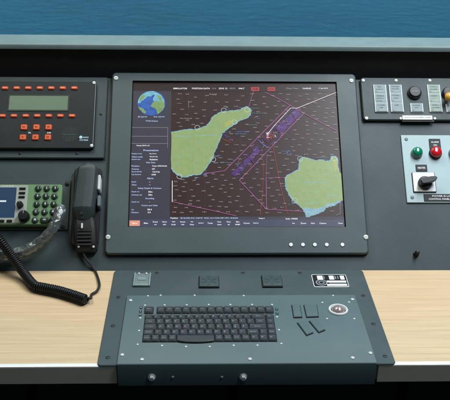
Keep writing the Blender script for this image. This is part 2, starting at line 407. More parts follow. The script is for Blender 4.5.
for x0, x1 in ((XL - .018, XL - .0005), (XR + .0005, XR + .018)):
    b = MB(); pr = [(DF + .002, -.75), (LY0 + .066, -.75), (LY0 + .066, LZ0), (yt, zt), (0.0, .0), (DF + .002, -.001)]
    b.loops([[(x0, y, z) for y, z in pr], [(x1, y, z) for y, z in pr]], 'panel'); b.build('end_panel', con, smooth=False)
u, v = P(416, 254); b = MB(); b.lathe((0, 0), [(.0055, 0), (.0055, .003), (.0040, .004), (.0040, .013), (.003, .0145), (.0005, .015)], 'plastic')
o = b.build('knob', con); o.location = pp(u, v, 0); o.rotation_euler = (TILT, 0, 0)

# ================================================================ MONITOR
mon = thing('chart_monitor', 'wide dark grey framed monitor showing an electronic sea chart with green islands', 'monitor')
B = (-.1968, .0296, .2957, .4110); BO = .010
s0, sv = -.1540, .0843; S = (s0, sv, s0 + .408, sv + .306)
b = MB()
outer = rrect(B, .008, 5); oi = inset(outer, .0022)
n = len(outer); seg = 5
inn = []                                        # inner opening with the same vertex count
for k in range(n):
    c = k // (seg + 1); cx = (S[2], S[2], S[0], S[0])[c]; cy = (S[1], S[3], S[3], S[1])[c]
    inn.append((cx, cy))
def ring3(p, z): return [(x, y, z) for x, y in p]
inn_lo = inset(rrect(S, .0001, 5), .0)
b.loops([ring3(outer, .0012), ring3(outer, BO - .0022), ring3(oi, BO)], 'bezel', True, False)
base = len(b.v)
# front face of the frame as four trapezoid fans, then the sloped lip into the opening
fr = [(x, y, BO) for x, y in oi]; fi = [(S[2] + .002, S[1] - .002, BO), (S[2] + .002, S[3] + .002, BO), (S[0] - .002, S[3] + .002, BO), (S[0] - .002, S[1] - .002, BO)]
lo = [(S[2], S[1], BO - .0055), (S[2], S[3], BO - .0055), (S[0], S[3], BO - .0055), (S[0], S[1], BO - .0055)]
fs = []
nf = len(fr)
for c in range(4):
    for i in range(seg): fs.append((c * 6 + i, c * 6 + i + 1, nf + c))
    fs.append((c * 6 + 5, ((c + 1) * 6) % nf, nf + (c + 1) % 4, nf + c))
    fs.append((nf + c, nf + (c + 1) % 4, nf + 4 + (c + 1) % 4, nf + 4 + c))
b.add(fr + fi + lo, fs, 'bezel')
for i, f in enumerate(b.f):
    if all(k >= base + nf for k in f): b.mi[i] = b.m('black')
b.build('frame', mon, ang=25)
b = MB(); b.rr((B[0] - .0018, B[1] - .0016, B[2] + .0018, B[3] - .004), .0002, .0011, 'black', .009, .0002, 5); b.build('gasket', mon)
sp = screw_mb(.0046, .0022); so = sp.build('screw', mon)
copies(so, mon, [(*P(x, y, BO), BO) for x, y in ((116, 78.3), (108, 237.2), (351.3, 80.8), (365.8, 237.2))])
b = MB(); b.lathe((0, 0), [(.0044, 0), (.0044, .0004), (.0039, .0005)], 'well', 20); b.lathe((0, 0), [(.0037, .0003), (.0037, .0009), (.0030, .0014), (.001, .0015)], 'white', 20)
copies(b.build('button', mon), mon, [(*P(x, 244.8, BO), BO) for x in (290.9, 302.9, 314.8, 326.7, 342.4)])

ZS = BO - .0050                                # surface of the display
def Q(px, py): return P(px, py, ZS)
mm = .00193
b = MB(); b.flat([(S[0] - .001, S[1] - .001), (S[2] + .001, S[1] - .001), (S[2] + .001, S[3] + .001), (S[0] - .001, S[3] + .001)], ZS, 'g_bg')
scr = b.build('screen', mon, smooth=False)
e = .00022
def clampS(pts): return [(min(max(x, S[0]), S[2]), min(max(y, S[1]), S[3])) for x, y in pts]
ub = Q(170.6, 150)[0]
# sidebar and bars
b = MB()
b.flat([(S[0], S[1]), (ub, S[1]), (ub, S[3]), (S[0], S[3])], ZS + e, 'g_side')
vb = Q(240, 219.7)[1]; vt2 = Q(240, 216.7)[1]
b.flat([(S[0], S[1]), (S[2], S[1]), (S[2], vb), (S[0], vb)], ZS + 2 * e, 'g_bar')
b.flat([(ub, vb), (S[2], vb), (S[2], vt2), (ub, vt2)], ZS + 2 * e, 'g_side')
tv = Q(240, 91.5)[1]
b.flat([(S[0], tv), (S[2], tv), (S[2], S[3]), (S[0], S[3])], ZS + 1.5 * e, 'g_top')
o_ = Q(129.6, 220.6); p_ = Q(139.8, 226.0); b.flat([(o_[0], p_[1]), (p_[0], p_[1]), (p_[0], o_[1]), (o_[0], o_[1])], ZS + 3 * e, 'g_org')
for a, c in ((251, 259.3), (267.5, 275.3)):
    q1, q2 = Q(a, 87.3), Q(c, 91.2); b.flat([(q1[0], q2[1]), (q2[0], q2[1]), (q2[0], q1[1]), (q1[0], q1[1])], ZS + 3 * e, 'g_red')
for y in (127.6, 136.4, 143.6): b.line([Q(130.5, y), Q(167.8, y)], .0007, ZS + 2 * e, 'g_dim')
b.line([Q(167.8, 127.6), Q(167.6, 148)], .0006, ZS + 2 * e, 'g_dim')
x = 141
while x < 343:
    b.line([Q(x, 220.4), Q(x - .1, 226)], .0005, ZS + 2.6 * e, 'g_side'); x += 10.2
b.build('menu_panel', scr, smooth=False)
# land, shallows and coast line
L1 = [(171.2, 132.7), (178.3, 131.4), (183, 130.2), (187.7, 130), (193.7, 129.7), (199.7, 128.7), (206.3, 126.3), (210.3, 122), (212, 118.6), (214.3, 116), (218.3, 113.6), (222, 112.2), (228, 111.4), (234, 111.2), (240, 110.2),
      (244, 108), (247.5, 107), (250.4, 109.3), (250.7, 113), (249, 116), (246.7, 118), (240, 120.3), (236, 123), (233.3, 124.7), (226.7, 129.3), (222.7, 132.7), (221.5, 135), (219.7, 139.7), (217, 145.5), (215, 150.3),
      (213, 157), (211.5, 160), (209, 163.7), (206, 168), (203.7, 171), (199.7, 174.3), (195, 174.6), (191.7, 175.4), (187, 176.8), (183.7, 177), (178.3, 175), (175, 172.6), (173, 170.3), (171.2, 166.3)]
L2 = [(299.6, 160.5), (300.5, 158.6), (304, 157.6), (308, 158.3), (312, 159.8), (315.8, 160.7), (321, 159.9), (326, 161.6), (329.8, 161.4), (331, 158.5), (332.9, 156.8), (337.2, 158.3), (337.6, 163), (338.4, 169.2), (339.6, 172.3), (342.6, 174),
      (343.3, 200.5), (341, 200.8), (337, 203.6), (332.9, 205.5), (329, 206.4), (325, 208.0), (322.6, 211.5), (315, 214.3), (307.2, 217), (305.4, 213.5), (303.3, 209.2), (300, 205.6), (295.6, 202.6), (291.7, 198.3), (288.5, 193.6), (286.2, 189), (285.8, 183),
      (285.4, 177.8), (288, 175.3), (290.9, 173.9), (295.5, 171.5), (298.7, 170), (299.2, 167), (299.4, 164.6)]
def inside(p, poly):
    c = False
    for (x1, y1), (x2, y2) in zip(poly, poly[1:] + poly[:1]):
        if (y1 > p[1]) != (y2 > p[1]) and p[0] < (x2 - x1) * (p[1] - y1) / (y2 - y1) + x1: c = not c
    return c
def rough(pts, k=3, a=.28):
    out = []
    for p, q in zip(pts, pts[1:] + pts[:1]):
        for i in range(k):
            t = i / k; j = a if i else 0
            out.append((p[0] + (q[0] - p[0]) * t + random.uniform(-j, j), p[1] + (q[1] - p[1]) * t + random.uniform(-j, j)))
    return out
def tri(mb, pts, z, key):                      # fill any simple outline
    from mathutils.geometry import tessellate_polygon
    fs = tessellate_polygon([[Vector((x, y, 0)) for x, y in pts]])
    mb.add([(x, y, z) for x, y in pts], [tuple(f) if (Vector(pts[f[1]]) - Vector(pts[f[0]])).cross(Vector(pts[f[2]]) - Vector(pts[f[0]])) > 0 else tuple(reversed(f)) for f in fs], key)
b = MB()
for L_ in (L1, L2):
    R_ = clampS([Q(*p) for p in rough(L_, 5, .42)])
    tri(b, R_, ZS + 3 * e, 'g_land')
    cut = [k for k in range(len(R_))]
    for p, q in zip(R_, R_[1:] + R_[:1]):
        if (p[0] < ub + .003 and q[0] < ub + .003) or (p[0] > S[2] - .004 and q[0] > S[2] - .004): continue
        b.line([p, q], random.uniform(.0016, .0036), ZS + 2.5 * e, random.choice(('g_shal', 'g_shal', 'g_cyan'))); b.line([p, q], random.uniform(.0005, .0016), ZS + 3.5 * e, 'g_shal')
tri(b, [Q(*p) for p in ((303.3, 209.2), (306, 207.5), (313, 209), (319, 208.2), (324, 206), (325, 208), (322.6, 211.5), (315, 214.3), (307.2, 217), (305.4, 213.5))], ZS + 3.4 * e, 'g_shal')
tri(b, [Q(*p) for p in ((324, 206.5), (328, 203.2), (333, 203.4), (339, 200.6), (341, 200.8), (332.9, 205.5))], ZS + 3.4 * e, 'g_shal')
tri(b, [Q(*p) for p in ((224, 124), (229, 120), (233, 121.5), (230, 126), (226, 127.5))], ZS + 3.3 * e, 'g_yel')
tri(b, [Q(*p) for p in ((333, 160), (337, 160), (337.6, 169), (335, 172), (333.6, 166))], ZS + 3.3 * e, 'g_yel')
for L_, n_ in ((L1, 60), (L2, 60)):             # contour flecks and tracks inside the islands
    k_ = 0
    while k_ < n_:
        x, y = random.uniform(172, 342), random.uniform(107, 216)
        if not all(inside((x + dx, y + dy), L_) for dx in (-2.5, 2.5) for dy in (-2.5, 2.5)): continue
        k_ += 1; pt = [(x, y)]
        for q_ in range(3): pt.append((pt[-1][0] + random.uniform(-.9, .9), pt[-1][1] + random.uniform(-.7, .7)))
        b.line([Q(*p) for p in pt], random.uniform(.0004, .0010), ZS + (3.15 + .002 * k_) * e, random.choice(('g_olive', 'g_olive', 'g_land2', 'g_shal')))
for x in (193, 206): b.line([Q(x + .3, 131), Q(x, 173)], .0004, ZS + 3.3 * e, 'g_olive')
for y in (170, 178, 206): b.line([Q(301, y), Q(338, y)], .0004, ZS + 3.3 * e, 'g_olive')
for x0, x1, y in ((175, 192, 136.3), (196, 218, 135.6), (304, 327, 182.5), (305, 318, 203.4), (327, 337, 195.5)):
    b.line([Q(x0, y), Q(x1, y)], .0010, ZS + 3.6 * e, 'g_shal')
for x, y in ((197.4, 127.8), (223.7, 110.6), (247, 110), (234.5, 122.3), (213.2, 159.6), (179.5, 176.6), (300.2, 158.9), (334.3, 158.6), (294.5, 200.6)):
    b.ring(Q(x, y), .0054, .0008, ZS + 4 * e, 'g_ring')
b.build('islands', scr, smooth=False)
# globe
b = MB(); gc = Q(151.5, 103.3); gr = .0276
b.flat([(gc[0] + gr * math.cos(2 * PI * i / 48), gc[1] + gr * math.sin(2 * PI * i / 48)) for i in range(48)], ZS + 2 * e, 'g_gsea')
def gl(pts, key, z):
    pp_ = []
    for x, y in rough([((a - 212) / 133, (210 - c) / 112) for a, c in pts], 3, .025):
        r_ = math.hypot(x, y); k = .985 / r_ if r_ > .985 else 1
        pp_.append((gc[0] + gr * x * k, gc[1] + gr * y * k))
    tri(b, pp_, ZS + z * e, key)
gl([(110, 130), (165, 105), (215, 98), (275, 118), (250, 150), (228, 130), (205, 152), (170, 150), (150, 170), (120, 190), (100, 210), (80, 215), (90, 165)], 'g_gice', 3)
gl([(235, 150), (275, 120), (310, 145), (335, 190), (340, 240), (318, 275), (295, 240), (290, 205), (270, 190), (240, 195), (225, 175)], 'g_gice', 3)
gl([(205, 235), (225, 205), (255, 190), (290, 195), (318, 180), (336, 215), (330, 260), (300, 290), (270, 310), (262, 270), (235, 252)], 'g_gland', 4)
gl([(255, 130), (300, 150), (320, 185), (300, 190), (275, 170)], 'g_gland', 4.4)
gl([(95, 165), (130, 128), (150, 140), (140, 165), (115, 185), (100, 200)], 'g_gland', 4)
gl([(85, 240), (105, 250), (140, 265), (165, 290), (150, 305), (120, 285), (95, 265)], 'g_gland', 4)
b.build('globe', scr, smooth=False)
# routes
b = MB(); z = ZS + 4.2 * e
for vio in ([(231.9, 174.3), (234.8, 176.6), (244, 167), (243, 164)], [(243.6, 163.4), (244.6, 166.4), (252, 158.6), (250, 156.6)], [(250.8, 155.6), (252.8, 157.8), (259.8, 150.2), (256.6, 147.4)],
            [(276, 128.6), (280.6, 133), (287, 126), (285, 121)], [(285.6, 120.4), (288, 125), (294, 119), (291.6, 114.6)], [(292.2, 114), (294.6, 118.4), (300.4, 112.6), (296.8, 109.4)]):
    vc = [sum(p[i] for p in vio) / 4 for i in (0, 1)]
    tri(b, [Q(vc[0] + (p[0] - vc[0]) * 1.0 + (p[0] - vc[0] + p[1] - vc[1]) * .22, vc[1] + (p[1] - vc[1]) * 1.0 + (p[0] - vc[0] + p[1] - vc[1]) * .22) for p in ccw(vio)], ZS + 2.2 * e, 'g_vio')
b.line([Q(293.2, 108.6), Q(230.5, 172)], .0007, ZS + 2.1 * e, 'g_vio'); b.line([Q(300, 115.4), Q(236.6, 178.2)], .0007, ZS + 2.1 * e, 'g_vio')
for i in range(90):
    t = random.random(); x, y = 236 + 60 * t + random.gauss(0, 5), 172 - 61 * t + random.gauss(0, 5); a = random.choice((-.8, -.8, .75, 0))
    l_ = random.uniform(1.2, 3.6); b.line([Q(x, y), Q(x + l_ * math.cos(a), y + l_ * math.sin(a))], random.choice((.0006, .0009, .0013)), ZS + (2.4 + .02 * i) * e, random.choice(('g_vio', 'g_pink', 'g_blue', 'g_vio')))
for x, y in ((248, 111), (252, 117), (224, 137), (226, 133), (287, 152), (213, 162), (216, 157), (176, 170), (196, 178), (206, 174), (330, 156), (322, 158), (284, 186), (292, 204), (340, 205), (226, 108), (240, 107)):
    for k in range(3):
        x0_, y0_ = x + random.gauss(0, 2), y + random.gauss(0, 1); b.line([Q(x0_, y0_), Q(x0_ + random.uniform(1.5, 4), y0_ + random.uniform(-.4, .4))], .0008, ZS + (2.3 + .1 * k) * e, random.choice(('g_cyan', 'g_blue', 'g_shal')))
for pts, w, k in (([(289.8, 105.7), (224.7, 170.9), (203.7, 174)], .0013, 'g_pink'), ([(303.8, 113.4), (239.4, 180.5), (266.5, 209.5)], .0013, 'g_pink'),
                  ([(265, 92.5), (280, 99.8), (303.8, 113.4), (336.5, 131)], .0012, 'g_pink'), ([(253.6, 91), (248.4, 108)], .0009, 'g_pink'),
                  ([(266, 178), (266.5, 209.5), (303.5, 211.6)], .0012, 'g_pink'), ([(266, 178.2), (285, 178)], .0009, 'g_pink'), ([(266.9, 154), (266, 178)], .0007, 'g_pink'),
                  ([(273, 147), (279, 180), (283.8, 200), (287.7, 214)], .0008, 'g_red'), ([(262.8, 192), (260, 215)], .0007, 'g_red'), ([(263.5, 160), (262.8, 192)], .0005, 'g_red'),
                  ([(172, 201.8), (225, 213.5), (236, 216)], .0012, 'g_pink'), ([(172.3, 181), (172.2, 202)], .0012, 'g_white'),
                  ([(336, 92.8), (296.8, 108.6), (290.6, 108.3), (275, 125), (266.5, 135.5)], .0014, 'g_ship'),
                  ([(340, 200), (340, 214), (336, 215.4)], .0007, 'g_dim'), ([(188.4, 101), (188.6, 108)], .0007, 'g_dim'),
                  ([(222, 133.5), (231, 139), (231.5, 142.5)], .0010, 'g_vio'), ([(222, 139), (231, 143)], .0008, 'g_red'),
                  ([(258, 140), (262, 144), (266, 147)], .0016, 'g_blue'), ([(262, 138), (268, 143)], .0012, 'g_vio'), ([(273, 128), (281, 133)], .0010, 'g_vio'), ([(246, 155), (254, 163)], .0018, 'g_vio')):
    b.line([Q(*p) for p in pts], w, z, k); z += .1 * e
for i in range(34):
    x, y = 269 + random.gauss(0, 2), 136 + random.gauss(0, 2.6); a = random.random() * 6
    b.line([Q(x, y), Q(x + 2 * math.cos(a), y + 2 * math.sin(a))], .0009, z, ('g_red', 'g_red', 'g_pink', 'g_white')[i % 4]); z += .03 * e
for x in (188, 205, 240, 262, 292, 321): b.line([Q(x + .3, 92), Q(x, 216.4)], .00035, ZS + e * 1.2, 'g_line')
for y in (112, 143, 178, 206): b.line([Q(171, y), Q(343, y)], .00035, ZS + e * 1.2, 'g_line')
b.build('route_lines', scr, smooth=False)
# soundings (grey depth figures) scattered over the water
b = MB(); placed = []; tries = 0
while len(placed) < 260 and tries < 12000:
    tries += 1
    p = (random.uniform(174, 337), random.uniform(94, 213))
    if any(inside((p[0] + dx, p[1] + dy), L_) for L_ in (L1, L2) for dx in (-3.5, 0, 3.5) for dy in (-2.5, 2.5)): continue
    if any(abs(p[0] - q[0]) < 6 + random.random() * 2 and abs(p[1] - q[1]) < 3 + random.random() * 1.5 for q in placed): continue
    placed.append(p); q = Q(*p)
    b.text(str(random.choice((random.randint(101, 989), random.randint(1002, 2890)))), q[0], q[1], ZS + 5 * e, w=random.uniform(.0060, .0078), h=.0022, key='g_dim')
b.build('sounding_figures', scr, smooth=False)
b = MB()
for x, y, w, k, t in ((255, 108.6, 9, 'g_cyan', 'Rocky Point'), (257, 113.5, 13, 'g_cyan', 'North Light Fl 10s'), (252, 125.2, 11, 'g_cyan', 'Bay Anchorage'), (243, 132, 14, 'g_blue', 'Harbour Entrance'), (241, 134, 12, 'g_cyan', 'Pilot Station'),
                      (285.6, 151.6, 10, 'g_blue', 'West Cape'), (289, 154, 7, 'g_blue', 'Fl 5s'), (226, 163, 12, 'g_cyan', 'South Anchorage'), (186, 118.6, 12, 'g_dim', 'Sea Area 26'), (213, 94.5, 8, 'g_dim', '2615'), (321, 157.8, 11, 'g_cyan', 'Landing Place')):
    q = Q(x, y); b.text(t, q[0], q[1], ZS + 5.2 * e, w=w * mm, h=.0026, key=k)
b.build('place_names', scr, smooth=False)
# writing
b = MB(); zt_ = ZS + 5 * e
def tx(t, x0, x1, y, h, k='g_txt'):
    q0, q1 = Q(x0, y), Q(x1, y); W_ = q1[0] - q0[0]; g_ = text_geo(t)
    if len(t) > 2:
        sx = W_ / (g_[3] - g_[2]); sy = h / max(g_[5] - g_[4], .05); h *= min(1.15, max(.8, sx / sy)); W_ = min(W_, 1.12 * (g_[3] - g_[2]) * h / max(g_[5] - g_[4], .05))
    if len(t) <= 2: b.text(t, q0[0] + W_ / 2, q0[1], zt_, w=min(W_, .0042), h=h, key=k)
    else: b.text(t, q0[0] + W_ / 2 if abs(x0 - 131.6) < .01 else (q0[0] + q1[0]) / 2, q0[1], zt_, w=W_, h=h, key=k)
for t, a, c, k in (('SIMULATOR', 172, 188.5, 'g_white'), ('POSITION DATA', 192, 210, 'g_white'), ('12.4', 211.5, 216.5, 'g_dim'), ('SOG 12', 218.6, 227.5, 'g_white'), ('HDG', 229.5, 235, 'g_dim'), ('046.7', 237, 246, 'g_white'),
                   ('Chart Time', 285, 299, 'g_dim'), ('10:45:03', 301, 312.6, 'g_white'), ('11 Jan 2010', 315.5, 331, 'g_white')): tx(t, a, c, 88.7, .0030, k)
tx('ALM', 252, 258.3, 89.2, .003, 'g_top'); tx('DNG', 268.4, 274.4, 89.2, .003, 'g_top')
b.build('title_writing', scr, smooth=False); b = MB()
tx('28 26.5 N', 137.8, 146.8, 117, .0028, 'g_txt'); tx('016 12.8 W', 153.8, 164.6, 117, .0028, 'g_txt'); tx('WGS Datum', 145.5, 158, 121.2, .0026)
tx('Ready ENG L/S', 134.3, 152, 145.9, .0030, 'g_white')
for t, a, c, y in (('Presentation', 143.5, 158.5, 150.5), ('Ship Data', 145, 156.5, 162.9), ('Alarm', 147, 153.5, 178.5), ('Safety Depth & Contour', 135, 164.5, 188.6), ('Sounding', 144, 155.6, 198.8), ('Cursor pos Units', 141.5, 157.5, 205.8)):
    tx(t, a, c, y, .0034)
for t, s, y, x1, s1 in (('Display mode', 'Day Colour', 154, 145, 156.5), ('Chart scale', 'North Up', 157, 145.5, 158), ('Symbol size', 'Relative', 159.7, 145, 158), ('Position', 'Turbo GPS/WAAS', 166.2, 140, 167), ('Course', '047', 169.2, 142.5, 155),
                        ('Speed (SOG)', '12.4 kn', 172, 144.8, 161), ('Log distance', '0.84', 174.8, 146, 156), ('Depth', '--', 182.2, 142, 150.5), ('Time', '--', 185, 136.5, 150.5), ('Depth set', '30m', 192, 140, 152.5),
                        ('Contour set', '20m', 195, 142, 152.3), ('Depth set', '--', 202.2, 140, 149.8), ('Lat', '28.4', 209.7, 134, 151.8), ('Distance', '0.9', 212.6, 138.6, 151)):
    tx(t, 131.6, x1, y, .0027, 'g_txt')
    w0 = {'--': 149, '30m': 148.3, '20m': 148.3, '28.4': 147.3, '0.9': 147.5, '047': 152, '12.4 kn': 151.5, '0.84': 151.5, 'Turbo GPS/WAAS': 152}.get(s, 149.5); tx(s, w0, s1, y, .0008 if s == '--' else .0028, 'g_txt' if s == '--' else 'g_white')
b.build('sidebar_writing', scr, smooth=False); b = MB()
tx('Menu', 131, 138.6, 223.4, .0024, 'g_white')
x = 141.5
for t in (('Main',), ('Route', 'ed'), ('Chart', 'info'), ('Night', 'Dusk'), ('Route', 'info'), ('Ship', 'Data'), ('Symbol',), ('Tools',), ('User', 'chart'), ('View', 'all'), ('Man', 'over'), ('Cursor',), ('Options',)):
    if len(t) == 1: tx(t[0], x + 1, x + 8, 223.3, .0024, 'g_white')
    else: tx(t[0], x + 1.8, x + 7.6, 222, .0022, 'g_white'); tx(t[1], x + 2.2, x + 7.2, 224.7, .0022, 'g_white')
    x += 9.15
for t, a, c in (('In', 291.5, 295.5), ('Zoom', 300.5, 306), ('Out', 310.5, 315), ('Centre', 319, 326.5), ('Own', 338, 342.5)): tx(t, a, c, 223.4, .0026, 'g_white')
b.build('menu_writing', scr, smooth=False); b = MB()
tx('Position', 170.5, 178, 218.2, .0026, 'g_white'); tx('28 26.52N 016 12.81W  SOG 12.4 COG 047 UTC 10:45:03', 180, 238, 218.2, .0026, 'g_txt')
tx('Range 6', 257.5, 266, 218.6, .0026, 'g_white'); tx('Scale 1:90000', 285.5, 297.5, 218.9, .0026, 'g_white')
b.build('status_writing', scr, smooth=False)

# ================================================================ KEYBOARD UNIT
kbu = thing('keyboard_unit', 'teal grey keyboard panel with trackball set into the wooden desk', 'keyboard panel', panel=False)
PL, PR = -.1784, .2824
ZP = .0035
b = MB(); b.rr((PL, DF - .0006, PR, -.0035), .0012, ZP, 'plate', .006, .0012)
b.build('mounting_plate', kbu)
TL, TR_, TB = -.1472, .2515, K(240, 294.6, .008)[1]
TZ = .0075; TF = DF - .0035
b = MB()
prof = [(TF, -.0335), (TF, TZ - .0022), (TF + .0008, TZ - .0007), (TF + .0024, TZ), (TB - .0010, TZ), (TB, TZ - .0012), (TB, ZP - .002), (TF + .02, ZP - .002), (TF + .02, -.0335)]
b.loops([[(TL, y, z) for y, z in prof][::-1], [(TR_, y, z) for y, z in prof][::-1]], 'tray')
b.build('tray', kbu, ang=50)
for i, (a, c) in enumerate(((TL - .0022, TL - .0004), (TR_ + .0004, TR_ + .0022))):
    pass
b = MB(); b.lathe((0, 0), [(.0036, 0), (.0036, .0006), (.0026, .0012), (.0008, .0013)], 'darkbolt', 12)
copies(b.build('plate_bolt', kbu), kbu, [(*K(x, y, ZP), ZP) for x, y in ((118.5, 297.4), (113, 326), (107.8, 357.6), (363.3, 295.8), (373.3, 324), (385, 356.3), (157, 273), (243, 273), (300, 273))])
sc = [(148, 296), (160.6, 295.4), (194.6, 295.4), (243.7, 295.8), (333, 295.6), (145, 305.3), (164.6, 305), (186.7, 305), (208.7, 304.7), (230.3, 304.7), (252, 304.7), (272, 304.7), (140.3, 318), (139, 330.7), (137.6, 344.5),
      (162, 345.7), (186, 346.7), (209.7, 346.7), (233.7, 345.5), (257.4, 345.4), (281.4, 343.7), (279, 330), (277, 317), (322.3, 302.6), (349, 302.2), (327, 318.8), (354.3, 318.8)]
copies(screw_mb(.0019, .0011).build('panel_screw', kbu), kbu, [(*K(x, y, TZ), TZ) for x, y in sc])
copies(screw_mb(.0031, .0018).build('corner_screw', kbu), kbu, [(*K(x, y, TZ), TZ) for x, y in ((130.6, 300.5), (122.2, 355), (142, 359.6), (250, 359.2), (352.7, 358), (370.4, 353.2), (352.5, 299.5))])
b = MB()                                         # hex bolts on the front face, modelled pointing at -y
def front(prof, n, key, bm):
    loops = [[(r * math.cos(2 * PI * i / n), -h, r * math.sin(2 * PI * i / n)) for i in range(n)] for r, h in prof]
    bm.loops(loops, key)
front([(.0062, 0), (.0062, .0012)], 20, 'steel', b); front([(.0046, .0012), (.0046, .005), (.0036, .006), (.001, .0062)], 6, 'steel', b)
def FY(px, py):
    d = ray(px, py); s = (TF - CAM.y) / d.y; p = CAM + d * s; return (p.x, TF, p.z)
copies(b.build('front_bolt', kbu), kbu, [FY(151.8, 377), FY(243.2, 376.7)])
b = MB(); front([(.0021, 0), (.0021, .0006), (.0012, .001)], 12, 'steel', b); copies(b.build('front_screw', kbu), kbu, [FY(172.7, 377), FY(221.8, 377)])

# keyboard : wells, keys with legends
kb = None
x0, y5 = K(141.9, 342.6, TZ); x1, _ = K(277.6, 342.4, TZ); _, y1 = K(205, 315.2, TZ); _, yf0 = K(205, 313.9, TZ); _, yf1 = K(205, 307.2, TZ)
uw = (x1 - x0 - .001) / 15.8; rh = (y1 - y5 - .0012) / 5.0
b = MB(); wz = TZ + .0004
b.rr((x0, y5, x1, y1), TZ - .001, wz, 'well', .001, .0002)
sx0 = x0 + uw * 4.05; sx1 = x0 + uw * 8.5
b.poly(ccw([(sx0, y5 + .002)] + [(sx0 + (sx1 - sx0) * t / 10, y5 + .0005 - .0042 * math.sin(PI * t / 10) ** .6) for t in range(11)] + [(sx1, y5 + .002)]), TZ - .001, wz + .00005, 'well')
fe = K(156.6, 310, TZ)[0]; ee = K(153.8, 310, TZ)[0]; x0f = K(144.4, 310, TZ)[0]; x1f = K(273.5, 310, TZ)[0]
b.rr((x0f, yf0, ee, yf1), TZ - .001, wz, 'well', .001, .0002); b.rr((fe, yf0, x1f, yf1), TZ - .001, wz, 'well', .001, .0002)
kb = b.build('keyboard', kbu)
def key(xa, xb, ya, yb, legend='', h=.0034, curved=False, small=False):
    m_ = MB(); w = xb - xa; d = yb - ya; cx, cy = (xa + xb) / 2, (ya + yb) / 2; g_ = .0007
    if curved:
        pts = ccw([(-w / 2 + g_, d / 2 - g_), (-w / 2 + g_, -d / 2 + .001)] + [(-w / 2 + g_ + (w - 2 * g_) * t / 10, -d / 2 + .0008 - .0040 * math.sin(PI * t / 10) ** .6) for t in range(11)] + [(w / 2 - g_, -d / 2 + .001), (w / 2 - g_, d / 2 - g_)])
        pts = [p for i, p in enumerate(pts) if (Vector(p) - Vector(pts[i - 1])).length > 1e-5]
        m_.loops([[(x, y, 0) for x, y in pts], [(x, y, h * .75) for x, y in pts], [(x * .985, y * .86, h) for x, y in pts]], 'key')
    else:
        a = rrect((-w / 2 + g_, -d / 2 + g_, w / 2 - g_, d / 2 - g_), .0008, 2); t = rrect((-w / 2 + .0019, -d / 2 + .0024, w / 2 - .0019, d / 2 - .0014), .0010, 2); t2 = rrect((-w / 2 + .0026, -d / 2 + .0032, w / 2 - .0026, d / 2 - .0021), .0010, 2)
        m_.loops([[(x, y, 0) for x, y in a], [(x, y, h * .35) for x, y in a], [(x, y, h) for x, y in t], [(x, y, h - .0003) for x, y in t2]], 'key')
        if legend:
            if legend in '-=~^;,.': m_.text(legend, -w * .12, d * .08, h - .00015, w=.0022, key='keyleg')
            elif len(legend) == 1: m_.text(legend, -w * .12, d * .08, h - .00015, h=.0036 if not small else .0022, key='keyleg')
            else: m_.text(legend, 0, d * .05, h - .00015, w=min(w * .55, .0021 * len(legend)), h=.0022, key='keyleg')
    return m_.build('key', kb, ang=25, loc=(cx, cy, wz))
y = y1 - .0006
rows = [[(c, 1) for c in '~1234567890-='] + [('Back', 1.8), ('Hm', 1)],
        [('Tab', 1.4)] + [(c, 1) for c in 'QWERTYUIOP[]'] + [('Ent', 1.4), ('Up', 1)],
        [('Caps', 1.6)] + [(c, 1) for c in "ASDFGHJKL;'"] + [('Enter', 2.2), ('Dn', 1)],
        [('Shift', 1.3)] + [(c, 1) for c in '\\ZXCVBNM,./'] + [('Shift', 1.5), ('^', 1), ('End', 1)],
        [('Ctrl', 1), ('Fn', 1), ('Win', 1), ('Alt', 1), ('', 4.45), ('Alt', 1.05), ('Ins', 1.05), ('Del', 1.05), ('Ctl', 1.05), ('<', 1.05), ('v', 1.05), ('>', 1.05)]]
for r_, row in enumerate(rows):
    yb = y - r_ * rh; ya = yb - rh; x = x0 + .0005
    tot = sum(w for _, w in row); k = (x1 - x0 - .001) / tot
    for t, w in row:
        if w > 4: key(x, x + w * k, ya, yb, curved=True)
        else: key(x, x + w * k, ya, yb, t)
        x += w * k
key(x0f + .0004, ee - .0004, yf0 + .0005, yf1 - .0005, 'Esc', small=True)
fk = (x1f - fe - .0008) / 14
for i in range(14):
    key(fe + .0004 + i * fk, fe + .0004 + (i + 1) * fk, yf0 + .0005, yf1 - .0005, ('F%d' % (i + 1)) if i < 12 else ('Prt', 'Brk')[i - 12], small=True)
b = MB(); b.rr((-.0022, -.0034, .0022, .0034), 0, .0007, 'well', .0006, .0002); b.cyl((0, 0), .0010, .0006, .0010, 'screw', 10)
copies(b.build('indicator', kbu), kbu, [(*K(x, y, TZ), TZ) for x, y in ((141, 307.8), (140.5, 311.4), (140.1, 315.1))])
b = MB(); b.rr((-.0024, -.0034, .0024, .0034), 0, .0007, 'well', .0006, .0002); b.cyl((0, 0), .0016, .0006, .0012, 'teal', 12)
copies(b.build('lit_indicator', kbu), kbu, [(*K(x, y, TZ), TZ) for x, y in ((276.6, 309.3), (277.1, 313.4))])
# mouse buttons
for q in (((291.8, 304.6), (299.8, 304.5), (301.9, 316.8), (293.9, 317)), ((303.9, 304.6), (316.6, 304.2), (318.4, 316.3), (306.7, 316.7)), ((297.4, 322.4), (304.6, 320.6), (313, 332.3), (306.7, 334.8)), ((309.2, 320.6), (316.6, 318.8), (325, 329.5), (318.8, 332))):
    pts = ccw([K(x, y, TZ + .002) for x, y in q]); cx = sum(p[0] for p in pts) / 4; cy = sum(p[1] for p in pts) / 4
    b = MB(); loc_ = [(x - cx, y - cy) for x, y in pts]
    og = inset(loc_, -.0010); b.poly(og, 0, .0003, 'well')
    b.poly(loc_, .0002, .0030, 'tray', .0009)
    b.build('mouse_button', kbu, loc=(cx, cy, TZ))
